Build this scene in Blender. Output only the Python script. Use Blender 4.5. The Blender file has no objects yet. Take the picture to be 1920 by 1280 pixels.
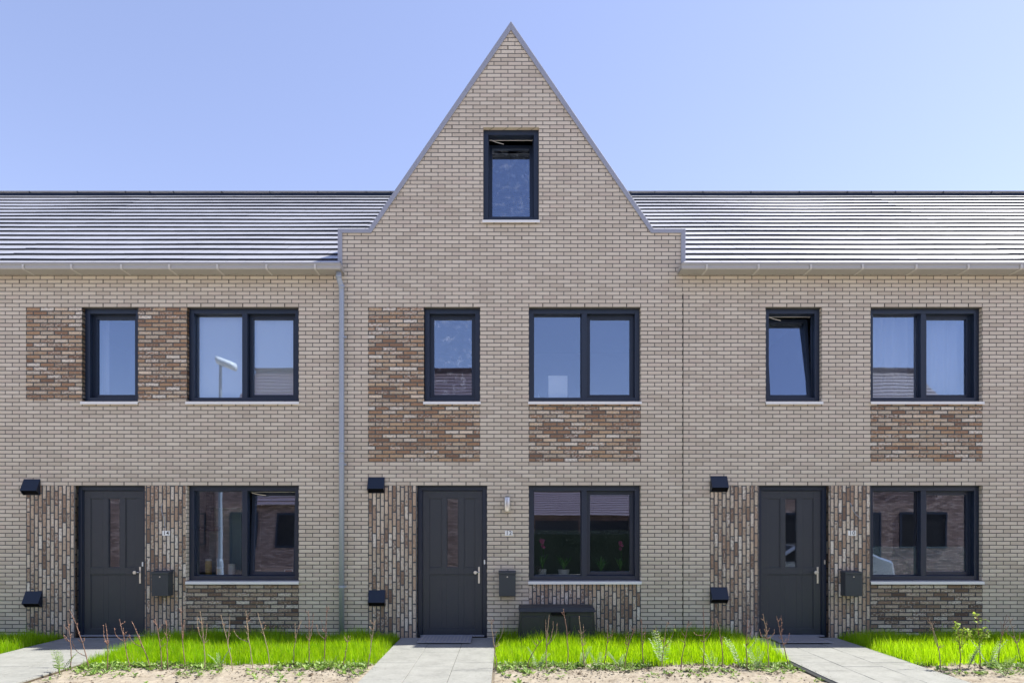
import bpy, math, random
import numpy as np
from mathutils import Vector, Matrix, noise as mn

random.seed(7); np.random.seed(7)
S = bpy.context.scene
COL = S.collection
R = math.radians

# ------------------------------------------------------------------ camera, world, sun, exposure
PX, CX, CY, D, H = 118.5, 950.0, 990.0, 10.8, 1.73      # px per metre on the facade, principal point, distance, eye height
cam = bpy.data.cameras.new("camera"); camo = bpy.data.objects.new("camera", cam); COL.objects.link(camo)
camo.location = (0, -D, H); camo.rotation_euler = (R(90), 0, 0)
cam.sensor_width = 36; cam.lens = 24.0; cam.shift_x = (960-CX)/1920; cam.shift_y = (CY-640)/1920
cam.clip_start = .05; cam.clip_end = 2000
S.camera = camo

SUN = Vector((0.70, 0.115, 1.0)).normalized()           # towards the sun: right, a little behind the facade
EL = math.asin(SUN.z); AZ = math.atan2(SUN.x, SUN.y)
w = bpy.data.worlds.new("World"); S.world = w; w.use_nodes = True
nt = w.node_tree; nt.nodes.clear()
sky = nt.nodes.new('ShaderNodeTexSky'); sky.sky_type = 'NISHITA'; sky.sun_disc = False
sky.sun_elevation = EL; sky.sun_rotation = AZ; sky.air_density = 1.0; sky.dust_density = 0.4; sky.ozone_density = 2.0
bg = nt.nodes.new('ShaderNodeBackground'); bg.inputs[1].default_value = 0.15
wo = nt.nodes.new('ShaderNodeOutputWorld')
tn = nt.nodes.new('ShaderNodeMix'); tn.data_type = 'RGBA'; tn.blend_type = 'MULTIPLY'; tn.inputs[0].default_value = 1; tn.inputs[7].default_value = (.98, .87, .98, 1)
gm = nt.nodes.new('ShaderNodeGamma'); gm.inputs[1].default_value = .78
nt.links.new(sky.outputs[0], gm.inputs[0]); nt.links.new(gm.outputs[0], tn.inputs[6]); nt.links.new(tn.outputs[2], bg.inputs[0]); nt.links.new(bg.outputs[0], wo.inputs[0])
sl = bpy.data.lights.new("sun", 'SUN'); sl.energy = 4.2; sl.angle = R(.5); sl.color = (1, .965, .86)
so = bpy.data.objects.new("sun", sl); COL.objects.link(so)
so.rotation_euler = SUN.to_track_quat('Z', 'Y').to_euler(); so.location = (12, 4, 20)
vs = S.view_settings; vs.view_transform = 'Standard'; vs.look = 'None'; vs.exposure = 1.28; vs.gamma = 1; vs.use_curve_mapping = False

# ------------------------------------------------------------------ node helpers
class NT:
    def __init__(s, name):
        s.m = bpy.data.materials.new(name); s.m.use_nodes = True; s.t = s.m.node_tree; s.t.nodes.clear()
        s.out = s.t.nodes.new('ShaderNodeOutputMaterial')
    def put(s, sock, v):
        if v is None: return
        if hasattr(v, 'is_output') or isinstance(v, bpy.types.NodeSocket): s.t.links.new(v, sock)
        else:
            if isinstance(v, tuple) and len(v) == 3 and sock.type == 'RGBA': v = (*v, 1)
            sock.default_value = v
    def n(s, typ, ins=None, **props):
        nd = s.t.nodes.new('ShaderNode'+typ)
        for k, v in props.items(): setattr(nd, k, v)
        for k, v in (ins or {}).items(): s.put(nd.inputs[k], v)
        return nd
    def ma(s, op, a, b=None, c=None, clamp=False):
        nd = s.t.nodes.new('ShaderNodeMath'); nd.operation = op; nd.use_clamp = clamp
        for i, v in enumerate((a, b, c)):
            if v is not None: s.put(nd.inputs[i], v)
        return nd.outputs[0]
    def mix(s, f, a, b, mode='MIX'):
        nd = s.t.nodes.new('ShaderNodeMix'); nd.data_type = 'RGBA'; nd.blend_type = mode
        s.put(nd.inputs[0], f); s.put(nd.inputs[6], a); s.put(nd.inputs[7], b); return nd.outputs[2]
    def ramp(s, f, stops, interp='LINEAR'):
        nd = s.t.nodes.new('ShaderNodeValToRGB'); cr = nd.color_ramp; cr.interpolation = interp
        while len(cr.elements) < len(stops): cr.elements.new(.5)
        for e, (p, c) in zip(cr.elements, stops): e.position = p; e.color = (*c, 1)
        s.put(nd.inputs[0], f); return nd.outputs[0]
    def noise(s, vec, scale, detail=2, rough=.5, fac=True):
        nd = s.n('TexNoise', {'Scale': scale, 'Detail': detail, 'Roughness': rough}); 
        if vec is not None: s.put(nd.inputs['Vector'], vec)
        return nd.outputs[0 if fac else 1]
    def coord(s): return s.n('TexCoord').outputs['Object']
    def fin(s, sh): s.t.links.new(sh, s.out.inputs[0]); return s.m
    def pbsdf(s, col, rough=.5, spec=.5, bump=None, bstr=.3, bdist=.01, metal=0., coat=0.):
        p = s.n('BsdfPrincipled')
        s.put(p.inputs['Base Color'], col); s.put(p.inputs['Roughness'], rough); s.put(p.inputs['Metallic'], metal)
        s.put(p.inputs['Specular IOR Level'], spec); s.put(p.inputs['Coat Weight'], coat)
        if bump is not None:
            b = s.n('Bump', {'Strength': bstr, 'Distance': bdist, 'Height': bump}); s.t.links.new(b.outputs[0], p.inputs['Normal'])
        return p.outputs[0]

def smat(name, col, rough=.5, spec=.5, metal=0., var=.08, scale=6., bumps=0., coat=0.):
    t = NT(name); c = t.coord()
    nz = t.noise(c, scale, 4, .6)
    k = t.ma('MULTIPLY_ADD', nz, 2*var, 1-var)
    cc = t.n('VectorMath', {0: col}, operation='SCALE'); t.put(cc.inputs['Scale'], k)
    rr = t.ma('MULTIPLY_ADD', t.noise(c, scale*3, 3), .16, rough-.08)
    return t.fin(t.pbsdf(cc.outputs[0], rr, spec, nz if bumps else None, bumps, .01, metal, coat))

BW, BH, JT = .221, .06264, .0125
def brick_mat(name, stops, joint, vertical=False, rough_edge=0., fleck=0., seed=0., zphase=.0247, grain=.10, bw=BW, bh=BH, jt=JT, bstr=.9):
    t = NT(name); c = t.coord()
    sp = t.n('SeparateXYZ', {0: c}); oi = t.n('ObjectInfo')
    ol = t.n('SeparateXYZ', {0: oi.outputs['Location']}).outputs[0]
    u = t.ma('ADD', sp.outputs[0], sp.outputs[1]); v = t.ma('SUBTRACT', sp.outputs[2], zphase)
    if vertical: u, v = v, u
    if rough_edge:
        nz = t.n('SeparateColor', {0: t.noise(c, 22, 3, .6, False)})
        u = t.ma('ADD', u, t.ma('MULTIPLY_ADD', nz.outputs[0], rough_edge, -rough_edge/2))
        v = t.ma('ADD', v, t.ma('MULTIPLY_ADD', nz.outputs[1], rough_edge, -rough_edge/2))
    vv = t.ma('DIVIDE', v, bh); row = t.ma('FLOOR', vv)
    if vertical:
        woff = t.n('TexWhiteNoise', {'Vector': t.n('CombineXYZ', {0: row, 1: 3.7, 2: ol}).outputs[0]}, noise_dimensions='3D').outputs[0]
        off = t.ma('ADD', t.ma('MULTIPLY', t.ma('FLOORED_MODULO', row, 2.), .5), t.ma('MULTIPLY', woff, .26))
    else: off = t.ma('MULTIPLY', t.ma('FLOORED_MODULO', row, 2.), .5)
    uu = t.ma('ADD', t.ma('DIVIDE', u, bw), off); colu = t.ma('FLOOR', uu)
    fu, fv = t.ma('FRACT', uu), t.ma('FRACT', vv)
    du = t.ma('MULTIPLY', t.ma('MINIMUM', fu, t.ma('SUBTRACT', 1., fu)), bw)
    dv = t.ma('MULTIPLY', t.ma('MINIMUM', fv, t.ma('SUBTRACT', 1., fv)), bh)
    d = t.ma('MINIMUM', du, dv)
    mr = t.n('MapRange', {0: d, 1: jt/2-.0015, 2: jt/2+.0025}, interpolation_type='SMOOTHSTEP')
    mask = mr.outputs[0]
    wn = t.n('TexWhiteNoise', {'Vector': t.n('CombineXYZ', {0: colu, 1: row, 2: t.ma('MULTIPLY_ADD', ol, 13.71, seed)}).outputs[0]}, noise_dimensions='3D')
    r2 = t.n('SeparateColor', {0: wn.outputs[1]})
    base = t.ramp(wn.outputs[0], stops)
    str_ = t.n('Mapping', {0: c, 3: (1, 1, 3) if not vertical else (3, 3, 1)})
    g = t.noise(str_.outputs[0], 38, 5, .7)
    k = t.ma('MULTIPLY_ADD', g, 2*grain, 1-grain)
    bigv = t.ma('MULTIPLY_ADD', t.noise(c, .9, 3), .14, .93)
    sc = t.n('VectorMath', {0: base}, operation='SCALE'); t.put(sc.inputs['Scale'], t.ma('MULTIPLY', k, bigv))
    colr = sc.outputs[0]
    if fleck:
        f = t.noise(str_.outputs[0], 24, 4, .75)
        th = t.ma('MULTIPLY_ADD', r2.outputs[1], .26, .35)
        fm = t.ma('MULTIPLY', t.n('MapRange', {0: f, 1: th, 2: t.ma('ADD', th, .10)}).outputs[0], fleck)
        colr = t.mix(fm, colr, t.ramp(r2.outputs[2], [(0, (.46, .38, .28)), (.6, (.62, .54, .43)), (1, (.82, .77, .67))]))
        f2 = t.noise(str_.outputs[0], 41, 3, .75)
        fm2 = t.n('MapRange', {0: f2, 1: .54, 2: .64}).outputs[0]
        colr = t.mix(t.ma('MULTIPLY', fm2, .75), colr, (.13, .085, .06))
    else:
        f = t.noise(str_.outputs[0], 30, 4, .7)
        fm = t.ma('MULTIPLY', t.n('MapRange', {0: f, 1: .60, 2: .72}).outputs[0], t.ma('GREATER_THAN', r2.outputs[1], .6))
        colr = t.mix(t.ma('MULTIPLY', fm, .45), colr, (.20, .155, .12))
    jn = t.ma('MULTIPLY_ADD', t.noise(c, 60, 2), .5, .75)
    jc = t.n('VectorMath', {0: joint}, operation='SCALE'); t.put(jc.inputs['Scale'], jn)
    colr = t.mix(mask, jc.outputs[0], colr)
    hgt = t.ma('ADD', mask, t.ma('ADD', t.ma('MULTIPLY', g, .35), t.ma('MULTIPLY', r2.outputs[0], .25)))
    return t.fin(t.pbsdf(colr, .85, .25, hgt, bstr, .006))

GREY = [(p_, tuple(v*k_ for v, k_ in zip(c_, (1.40, 1.345, 1.21)))) for p_, c_ in [(0, (.375, .334, .292)), (.22, (.415, .375, .332)), (.5, (.44, .40, .355)), (.8, (.468, .430, .385)), (.93, (.435, .385, .345)), (1, (.39, .345, .31))]]
RED = [(p_, (c_[0]*1.12, c_[1]*1.0, c_[2]*.88)) for p_, c_ in [(0, (.20, .135, .10)), (.2, (.27, .18, .125)), (.5, (.345, .235, .155)), (.75, (.41, .305, .205)), (.9, (.52, .43, .32)), (1, (.66, .60, .51))]]
M = {}
M['brick'] = brick_mat('grey_brick', GREY, (.14, .132, .118), rough_edge=.0025, jt=.0115, bstr=.7)
M['panel'] = brick_mat('rustic_brick', RED, (.11, .105, .095), rough_edge=.014, fleck=.9, jt=.0185, seed=5, grain=.25)
BRN = [(p_, (c_[0]*1.06, c_[1]*.96, c_[2]*.85)) for p_, c_ in [(0, (.18, .13, .105)), (.25, (.29, .215, .165)), (.5, (.41, .32, .25)), (.75, (.52, .435, .35)), (.9, (.60, .535, .455)), (1, (.66, .64, .60))]]
M['panel_v'] = brick_mat('rustic_brick_upright', BRN, (.095, .097, .10), vertical=True, rough_edge=.012, fleck=.9, jt=.0185, seed=9, zphase=0, grain=.25, bh=.0633)
M['panel_d'] = brick_mat('dark_rustic_brick', [(p, tuple(x*.62 for x in c)) for p, c in BRN], (.075, .075, .077), rough_edge=.010, fleck=.8, jt=.016, seed=12, grain=.25)
OPP = [(0, (.20, .13, .105)), (.4, (.32, .21, .17)), (.8, (.42, .29, .24)), (1, (.50, .37, .31))]
M['opp'] = brick_mat('red_brown_brick', OPP, (.12, .10, .09), seed=3)
M['frame'] = smat('anthracite_paint', (.011, .020, .041), .38, .5, var=.05, scale=3)
M['door'] = smat('door_paint', (.036, .042, .052), .42, .45, var=.06, scale=2.5)
M['black'] = smat('black_void', (.008, .008, .009), .9, .1)
M['navy'] = smat('navy_steel', (.006, .012, .026), .35, .5, var=.1)
M['white'] = smat('white_sill_metal', (.78, .77, .73), .4, .5, var=.03)
M['zinc'] = smat('grey_coping_metal', (.33, .335, .37), .45, .5, metal=.25, var=.05, scale=3)
M['gutter'] = smat('gutter_metal', (.40, .385, .36), .4, .5, metal=.1, var=.04, scale=2)
M['white_br'] = smat('pale_bracket_metal', (.56, .54, .50), .4, .5, var=.03)
M['pipe'] = smat('zinc_pipe', (.33, .37, .43), .45, .5, metal=.15, var=.08, scale=4)
M['steel'] = smat('brushed_steel', (.62, .60, .56), .32, .5, metal=.85, var=.05, scale=20)
M['mail'] = smat('mailbox_coating', (.045, .052, .060), .5, .4, var=.06, scale=12)
M['plasterw'] = smat('inner_plaster', (.30, .31, .29), .9, .1, var=.03)
M['wood'] = smat('oak_floor', (.20, .13, .08), .5, .4, var=.15)
M['whitepl'] = smat('white_plastic', (.86, .86, .84), .45, .5, var=.02)
M['ink'] = smat('black_ink', (.012, .012, .014), .6, .3)
M['chest'] = smat('dark_resin', (.030, .032, .035), .55, .4, var=.12, scale=9, bumps=.15)
M['blind'] = smat('pale_blind_cloth', (.82, .83, .80), .9, .1, var=.02)
M['leafy'] = smat('house_plant_leaf', (.10, .26, .05), .5, .4, var=.25, scale=20)
M['hedge'] = smat('dark_hedge_leaf', (.014, .026, .012), .6, .3, var=.3, scale=9)
M['pink'] = smat('orchid_petal', (.55, .10, .28), .6, .3)
M['terra'] = smat('terracotta', (.35, .13, .08), .7, .3)
M['yellow'] = smat('yellow_ceramic', (.65, .45, .12), .4, .5)
M['mint'] = smat('mint_wall', (.30, .42, .36), .9, .1, var=.03)

def glass_mat(name, refl=.16, wob=.0022, tint=(.96, .98, .97), haze=0., hazecol=(.6, .68, .66), dirty=0.):
    t = NT(name); c = t.coord()
    nz = t.noise(c, 1.6, 2, .5)
    b = t.n('Bump', {'Strength': 1., 'Distance': wob*.2, 'Height': nz})
    lw = t.n('Fresnel', {0: 1.5}).outputs[0]
    f = t.ma('ADD', t.ma('MULTIPLY', lw, 1.0), refl, clamp=True)
    gl = t.n('BsdfGlossy', {0: (.64, .77, 1.0, 1), 'Roughness': 0.0}); t.t.links.new(b.outputs[0], gl.inputs['Normal'])
    tr = t.n('BsdfTransparent', {0: (*tint, 1)})
    inner = tr.outputs[0]
    if haze:
        df = t.n('BsdfDiffuse', {0: (*hazecol, 1)}); mx = t.n('MixShader', {0: haze})
        t.t.links.new(tr.outputs[0], mx.inputs[1]); t.t.links.new(df.outputs[0], mx.inputs[2]); inner = mx.outputs[0]
    if dirty:
        df = t.n('BsdfDiffuse', {0: (.7, .75, .8, 1)})
        fm = t.ma('MULTIPLY', t.n('MapRange', {0: t.noise(c, 9, 6, .75), 1: .52, 2: .72}).outputs[0], dirty)
        mx = t.n('MixShader', {0: fm}); t.t.links.new(inner, mx.inputs[1]); t.t.links.new(df.outputs[0], mx.inputs[2]); inner = mx.outputs[0]
    m = t.n('MixShader', {0: f}); t.t.links.new(inner, m.inputs[1]); t.t.links.new(gl.outputs[0], m.inputs[2])
    return t.fin(m.outputs[0])
M['glass'] = glass_mat('window_glass')
M['glass_dirty'] = glass_mat('streaky_glass', dirty=.35)
M['glass_film'] = glass_mat('filmed_glass', refl=.10, haze=.45, hazecol=(.34, .46, .42))

def tile_mat(name, col):
    t = NT(name); c = t.coord()
    nz = t.noise(c, 3, 4, .6); n2 = t.noise(c, 40, 3)
    k = t.ma('MULTIPLY_ADD', nz, .4, .8)
    cc = t.n('VectorMath', {0: col}, operation='SCALE'); t.put(cc.inputs['Scale'], k)
    sh = t.pbsdf(cc.outputs[0], t.ma('MULTIPLY_ADD', n2, .12, .36), 1.0, n2, .15, .004, coat=1.)
    p = sh.node; p.inputs['Coat Roughness'].default_value = .38; p.inputs['Coat IOR'].default_value = 1.8; p.inputs['IOR'].default_value = 1.6
    return t.fin(sh)
M['tile'] = tile_mat('glare_pale_roof_tile', (.37, .37, .395))  # tops of dark tiles, with the roof glare put into a paler colour
M['tile_edge_shade'] = smat('shaded_tile_nose', (.022, .028, .045), .6, .4, var=.2)  # noses and sides of the same tiles, their shade painted as near-black
M['tile_opp'] = tile_mat('brown_roof_tile', (.16, .10, .10))
M['ridge'] = smat('dark_ridge_tile', (.018, .028, .050), .75, .15, var=.2)

# ------------------------------------------------------------------ mesh helpers
class MB:
    def __init__(s): s.v, s.f, s.m = [], [], []
    def add(s, vs, fs, mi=0):
        o = len(s.v); s.v += [tuple(p) for p in vs]; s.f += [tuple(i+o for i in f) for f in fs]; s.m += [mi]*len(fs); return s
    def quad(s, a, b, c, d, mi=0): return s.add([a, b, c, d], [(0, 1, 2, 3)], mi)
    def box(s, x0, x1, y0, y1, z0, z1, mi=0):
        v = [(x, y, z) for z in (z0, z1) for y in (y0, y1) for x in (x0, x1)]
        return s.add(v, [(0, 2, 3, 1), (4, 5, 7, 6), (0, 1, 5, 4), (2, 6, 7, 3), (0, 4, 6, 2), (1, 3, 7, 5)], mi)
    def prism(s, poly, a0, a1, axis='y', mi=0):       # poly of 2d points extruded along axis
        def P(p, a): return {'y': (p[0], a, p[1]), 'x': (a, p[0], p[1]), 'z': (p[0], p[1], a)}[axis]
        n = len(poly); v = [P(p, a0) for p in poly]+[P(p, a1) for p in poly]
        f = [tuple(range(n)), tuple(range(2*n-1, n-1, -1))]+[(i, i+n, (i+1) % n+n, (i+1) % n) for i in range(n)]
        return s.add(v, f, mi)
    def ring(s, x0, x1, z0, z1, wl, wr, wb, wt, y0, y1, mi=0):
        s.box(x0, x0+wl, y0, y1, z0, z1, mi); s.box(x1-wr, x1, y0, y1, z0, z1, mi)
        s.box(x0+wl, x1-wr, y0, y1, z1-wt, z1, mi)
        if wb: s.box(x0+wl, x1-wr, y0, y1, z0, z0+wb, mi)
        return s
    def tube(s, pts, rad, n=8, mi=0, caps=True):
        pts = [Vector(p) for p in pts]; rad = rad if isinstance(rad, (list, tuple)) else [rad]*len(pts)
        vs = []; up = Vector((0.13, .97, .21))
        for i, p in enumerate(pts):
            d = (pts[min(i+1, len(pts)-1)]-pts[max(i-1, 0)]).normalized()
            a = d.cross(up); a = a.normalized() if a.length > .05 else d.cross(Vector((1, 0, 0))).normalized(); b = d.cross(a)
            for k in range(n):
                an = 2*math.pi*k/n; vs.append(p+(a*math.cos(an)+b*math.sin(an))*rad[i])
        fs = [(i*n+k, i*n+(k+1) % n, (i+1)*n+(k+1) % n, (i+1)*n+k) for i in range(len(pts)-1) for k in range(n)]
        if caps: fs += [tuple(range(n))[::-1], tuple(range((len(pts)-1)*n, len(pts)*n))]
        return s.add(vs, fs, mi)
    def lathe(s, prof, cx=0, cy=0, cz=0, n=20, mi=0):
        vs = [(cx+r*math.cos(2*math.pi*k/n), cy+r*math.sin(2*math.pi*k/n), cz+z) for r, z in prof for k in range(n)]
        fs = [(i*n+k, i*n+(k+1) % n, (i+1)*n+(k+1) % n, (i+1)*n+k) for i in range(len(prof)-1) for k in range(n)]
        fs += [tuple(range(n))[::-1], tuple(range((len(prof)-1)*n, len(prof)*n))]
        return s.add(vs, fs, mi)
    def build(s, name, mats, parent=None, bevel=0, smooth=False, label=None, loc=None):
        me = bpy.data.meshes.new(name); me.from_pydata(s.v, [], s.f)
        for m in (mats if isinstance(mats, (list, tuple)) else [mats]): me.materials.append(m)
        me.polygons.foreach_set('material_index', s.m)
        if smooth: me.polygons.foreach_set('use_smooth', [True]*len(s.f))
        me.update()
        o = bpy.data.objects.new(name, me); COL.objects.link(o)
        if parent: o.parent = parent
        if loc: o.location = loc
        if label: o['label'] = label
        if bevel:
            b = o.modifiers.new('bevel', 'BEVEL'); b.width = bevel; b.segments = 2; b.limit_method = 'ANGLE'; b.harden_normals = False
        return o

def empty(name, loc=(0, 0, 0), rz=0):
    o = bpy.data.objects.new(name, None); COL.objects.link(o); o.location = loc; o.rotation_euler = (0, 0, rz); o.empty_display_size = .2; return o
def tag(o, label=None, cat=None, group=None, kind=None):
    if label: o['label'] = label
    if cat: o['category'] = cat
    if group: o['group'] = group
    if kind: o['kind'] = kind
    return o
def copy_tree(o, parent=None):
    c = o.copy(); COL.objects.link(c); c.parent = parent
    for ch in [x for x in bpy.data.objects if x.parent == o and x != c]: copy_tree(ch, c)
    return c
def wx(px, y=0.): return (px-CX)/PX*(D+y)/D            # photograph column / row to metres on the plane at depth y
def wz(py, y=0.): return H+(CY-py)/PX*(D+y)/D

# ------------------------------------------------------------------ roofs
G_ROW, TH = .333, math.atan2(.1935, .2715)
def tile_rows(mb, origin, along, up, nrm, width, i0, i1, tw=.302, mi=0, jitter=1., seed=1, em=0):
    """rows of flat overlapping tiles; along = eaves direction, up = up the slope, nrm = outward"""
    rnd = random.Random(seed); o, a, u, n = map(Vector, (origin, along, up, nrm))
    nt_ = max(1, round(width/tw)); tw = width/nt_
    for i in range(i0, i1):
        sh = (i % 2)*.5
        for k in range(-1, nt_+1):
            xa, xb = max(0, (k+sh)*tw), min(width, (k+1+sh)*tw)
            if xb-xa < .01: continue
            xb -= .003
            xm = (xa+xb)/2
            wv = lambda x_: .020*jitter*mn.noise(Vector((x_*.45+seed*7, i*.23, seed)))
            wa_, wb_2 = wv(xa), wv(xb)
            j = rnd.uniform(-.0012, .0012)*jitter; j2 = rnd.uniform(-.0012, .0012)*jitter; js = rnd.uniform(-.0015, .0015)*jitter
            s0, s0b, s1 = i*G_ROW+js+wa_, i*G_ROW+js+wb_2, (i+1)*G_ROW+.05
            h0, h0b, h1 = .046+j+wa_*.3, .046+j2+wb_2*.3, .012
            P = lambda x, s, h: tuple(o+a*x+u*s+n*h)
            v = [P(xa, s0, h0-.036), P(xb, s0b, h0b-.036), P(xb, s0b, h0b), P(xa, s0, h0),
                 P(xa, s1, h1-.02), P(xb, s1, h1-.02), P(xb, s1, h1), P(xa, s1, h1)]
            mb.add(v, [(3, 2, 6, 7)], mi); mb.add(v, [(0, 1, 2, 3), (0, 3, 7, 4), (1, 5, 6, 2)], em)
def ridge_caps(mb, x0, x1, y, z, seed=2, mi=0):
    rnd = random.Random(seed); x = x0
    while x < x1-.02:
        xe = min(x1, x+.42); dz = rnd.uniform(-.004, .006)+.012*mn.noise(Vector((x*.35, 3.3, seed)))
        pr = [(y-.13, z-.085+dz), (y-.115, z-.03+dz), (y-.05, z+.035+dz), (y+.05, z+.035+dz), (y+.115, z-.03+dz), (y+.13, z-.085+dz)]
        mb.prism(pr, x, xe+.01, 'x', mi); x = xe
RY0, RZ0, RIDGEY, RIDGEZ = -.20, 5.80, 4.66, 9.235

# ------------------------------------------------------------------ house template (local x: 0 = left edge of the rustic brick, q = half brick)
q = BW/2; XL, XR = -.43, 4.98; PITCH = 5.406
ZU0, ZU1, ZG0, ZG1, ZA0, ZA1 = 3.737, 5.224, .90, 2.405, 6.60, 8.068
FY = .075                                              # depth of the window reveals
def reveal(mb, x0, x1, z0, z1, ml, mr, mt=0, mbm=0, bottom=True):
    y = FY+.06
    mb.quad((x0, 0, z0), (x0, 0, z1), (x0, y, z1), (x0, y, z0), ml); mb.quad((x1, 0, z1), (x1, 0, z0), (x1, y, z0), (x1, y, z1), mr)
    mb.quad((x0, 0, z1), (x1, 0, z1), (x1, y, z1), (x0, y, z1), mt)
    if bottom: mb.quad((x0, 0, z0), (x0, y, z0), (x1, y, z0), (x1, 0, z0), mbm)

def window(house, x0, x1, z0, z1, double=True, tilt=0., pane_mat='glass', sash_mat=None, sill=True, lab=None, film_z=None):
    f = MB(); fw = .078; xm = (x0+x1)/2; mw = .084
    f.ring(x0, x1, z0, z1, fw, fw, fw*.95, fw, FY, FY+.13)
    f.ring(x0+fw, x1-fw, z0+fw*.95, z1-fw, .012, .012, .012, .012, FY+.085, FY+.13)
    if double: f.box(xm-mw/2, xm+mw/2, FY+.002, FY+.128, z0+fw*.95, z1-fw)
    f.box(x0+.002, x1-.002, FY+.03, FY+.05, z1-.002, z1+.012, 1)
    win = f.build('window', [M['frame'], M['black']], house, bevel=.003, label=lab)
    gx = x0+fw if double is False else xm+mw/2
    if double:
        MB().box(x0+fw, xm-mw/2, FY+.098, FY+.104, z0+fw*.95, z1-fw).build('pane', M[pane_mat], win)
        MB().ring(x0+fw, xm-mw/2, z0+fw*.95, z1-fw, .010, .010, .010, .010, FY+.075, FY+.0975).build('glazing_bead', M['frame'], win, bevel=.002)
        if film_z:
            MB().box(x0+fw+.012, xm-mw/2-.012, FY+.110, FY+.112, z0+fw*.95+.012, film_z).build('frosted_film', M['glass_film'], win)
            MB().box(gx+.062, x1-fw-.062, FY+.134, FY+.136, z0+fw*.95+.062, film_z).build('frosted_film', M['glass_film'], win)
    sx0, sx1, sz0, sz1 = gx+.004, x1-fw-.004, z0+fw*.95+.004, z1-fw-.004
    s = MB().ring(sx0-sx0, sx1-sx0, 0, sz1-sz0, .058, .058, .058, .058, 0, .055)
    sash = s.build('sash', M['frame'], win, bevel=.003, loc=(sx0, FY+.092, sz0))
    p = MB().box(.058, sx1-sx0-.058, .030, .036, .058, sz1-sz0-.058).build('pane', M[sash_mat or pane_mat], win, loc=(sx0, FY+.092, sz0))
    if tilt:
        for o in (sash, p): o.rotation_euler = (-R(tilt), 0, 0)
        MB().tube([(sx0+.03, FY+.10, sz1-.02), (sx0+.12, FY+.12, sz1-.045), (sx0+.24, FY+.15, sz1-.06)], .006, 6).build('stay_arm', M['steel'], win)
        MB().box(sx0+.01, sx1-.01, FY+.1325, FY+.138, sz1-.012, sz1+.0).build('seal', M['white'], win)
    if sill:
        a, b = x0-.012, x1+.012
        MB().prism([(FY+.02, z0+.004), (-.035, z0-.010), (-.038, z0-.052), (-.030, z0-.052), (-.028, z0-.018), (FY+.02, z0-.006)], a, b, 'x').build('sill', M['white'], win, bevel=.0015)
    return win

def door(house, x0, x1, z1, pane='glass'):
    f = MB(); fw = .066
    f.ring(x0, x1, .0, z1, fw, fw, 0, fw, FY, FY+.12)
    f.ring(x0+fw, x1-fw, .02, z1-fw, .012, .012, 0, .012, FY+.018, FY+.12)
    f.box(x0+.002, x1-.002, FY+.03, FY+.05, z1-.002, z1+.012, 1)
    d = f.build('door', [M['frame'], M['black']], house, bevel=.003)
    xs = sorted([x0+fw+.014, .952, 1.156, 1.231, 1.421, 1.508, 1.687, x1-fw-.014]); zs = [.035, .127, .997, 1.103, 2.209, z1-fw-.014]
    ya, yb, yp = FY+.030, FY+.085, FY+.044
    L = MB()
    for i in range(len(xs)-1):
        for k in range(len(zs)-1):
            cx, cz = (xs[i]+xs[i+1])/2, (zs[k]+zs[k+1])/2
            up = 1.103 < cz < 2.209 and (.952 < cx < 1.156 or 1.508 < cx < 1.687)
            gl = 1.103 < cz < 2.209 and 1.231 < cx < 1.421
            lo = .127 < cz < .997 and .952 < cx < 1.687
            if gl: continue
            L.box(xs[i], xs[i+1], yp if (up or lo) else ya, yb, zs[k], zs[k+1])
    # raised beads round the panels
    for (a, b, c, e) in ((.952, 1.156, 1.103, 2.209), (1.508, 1.687, 1.103, 2.209), (.952, 1.687, .127, .997)):
        L.ring(a, b, c, e, .012, .012, .012, .012, ya+.006, yp+.004)
    L.ring(1.231, 1.421, 1.103, 2.209, .010, .010, .010, .010, ya+.005, yb-.01)
    L.build('door_leaf', M['door'], d, bevel=.0025)
    MB().box(1.241, 1.411, ya+.026, ya+.034, 1.113, 2.199).build('pane', M[pane], d)
    hx = 1.748; h = MB()
    h.box(hx-.014, hx+.014, ya-.010, ya-.001, .853, 1.117)
    h.tube([(hx, ya-.01, 1.03), (hx-.004, ya-.045, 1.03), (hx-.05, ya-.058, 1.03)], .009, 10)
    h.tube([(hx-.055, ya-.050, 1.03), (hx-.055, ya-.066, 1.03), (hx-.055, ya-.078, 1.03)], [.024, .031, .026], 16)
    h.tube([(hx, ya-.011, .93), (hx, ya-.018, .93)], .008, 12)
    h.build('handle', M['steel'], d, bevel=.002)
    MB().box(x0+fw-.02, x1-fw+.02, FY-.035, FY+.09, .012, .033).build('threshold', M['zinc'], d, bevel=.003)
    return d

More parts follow.
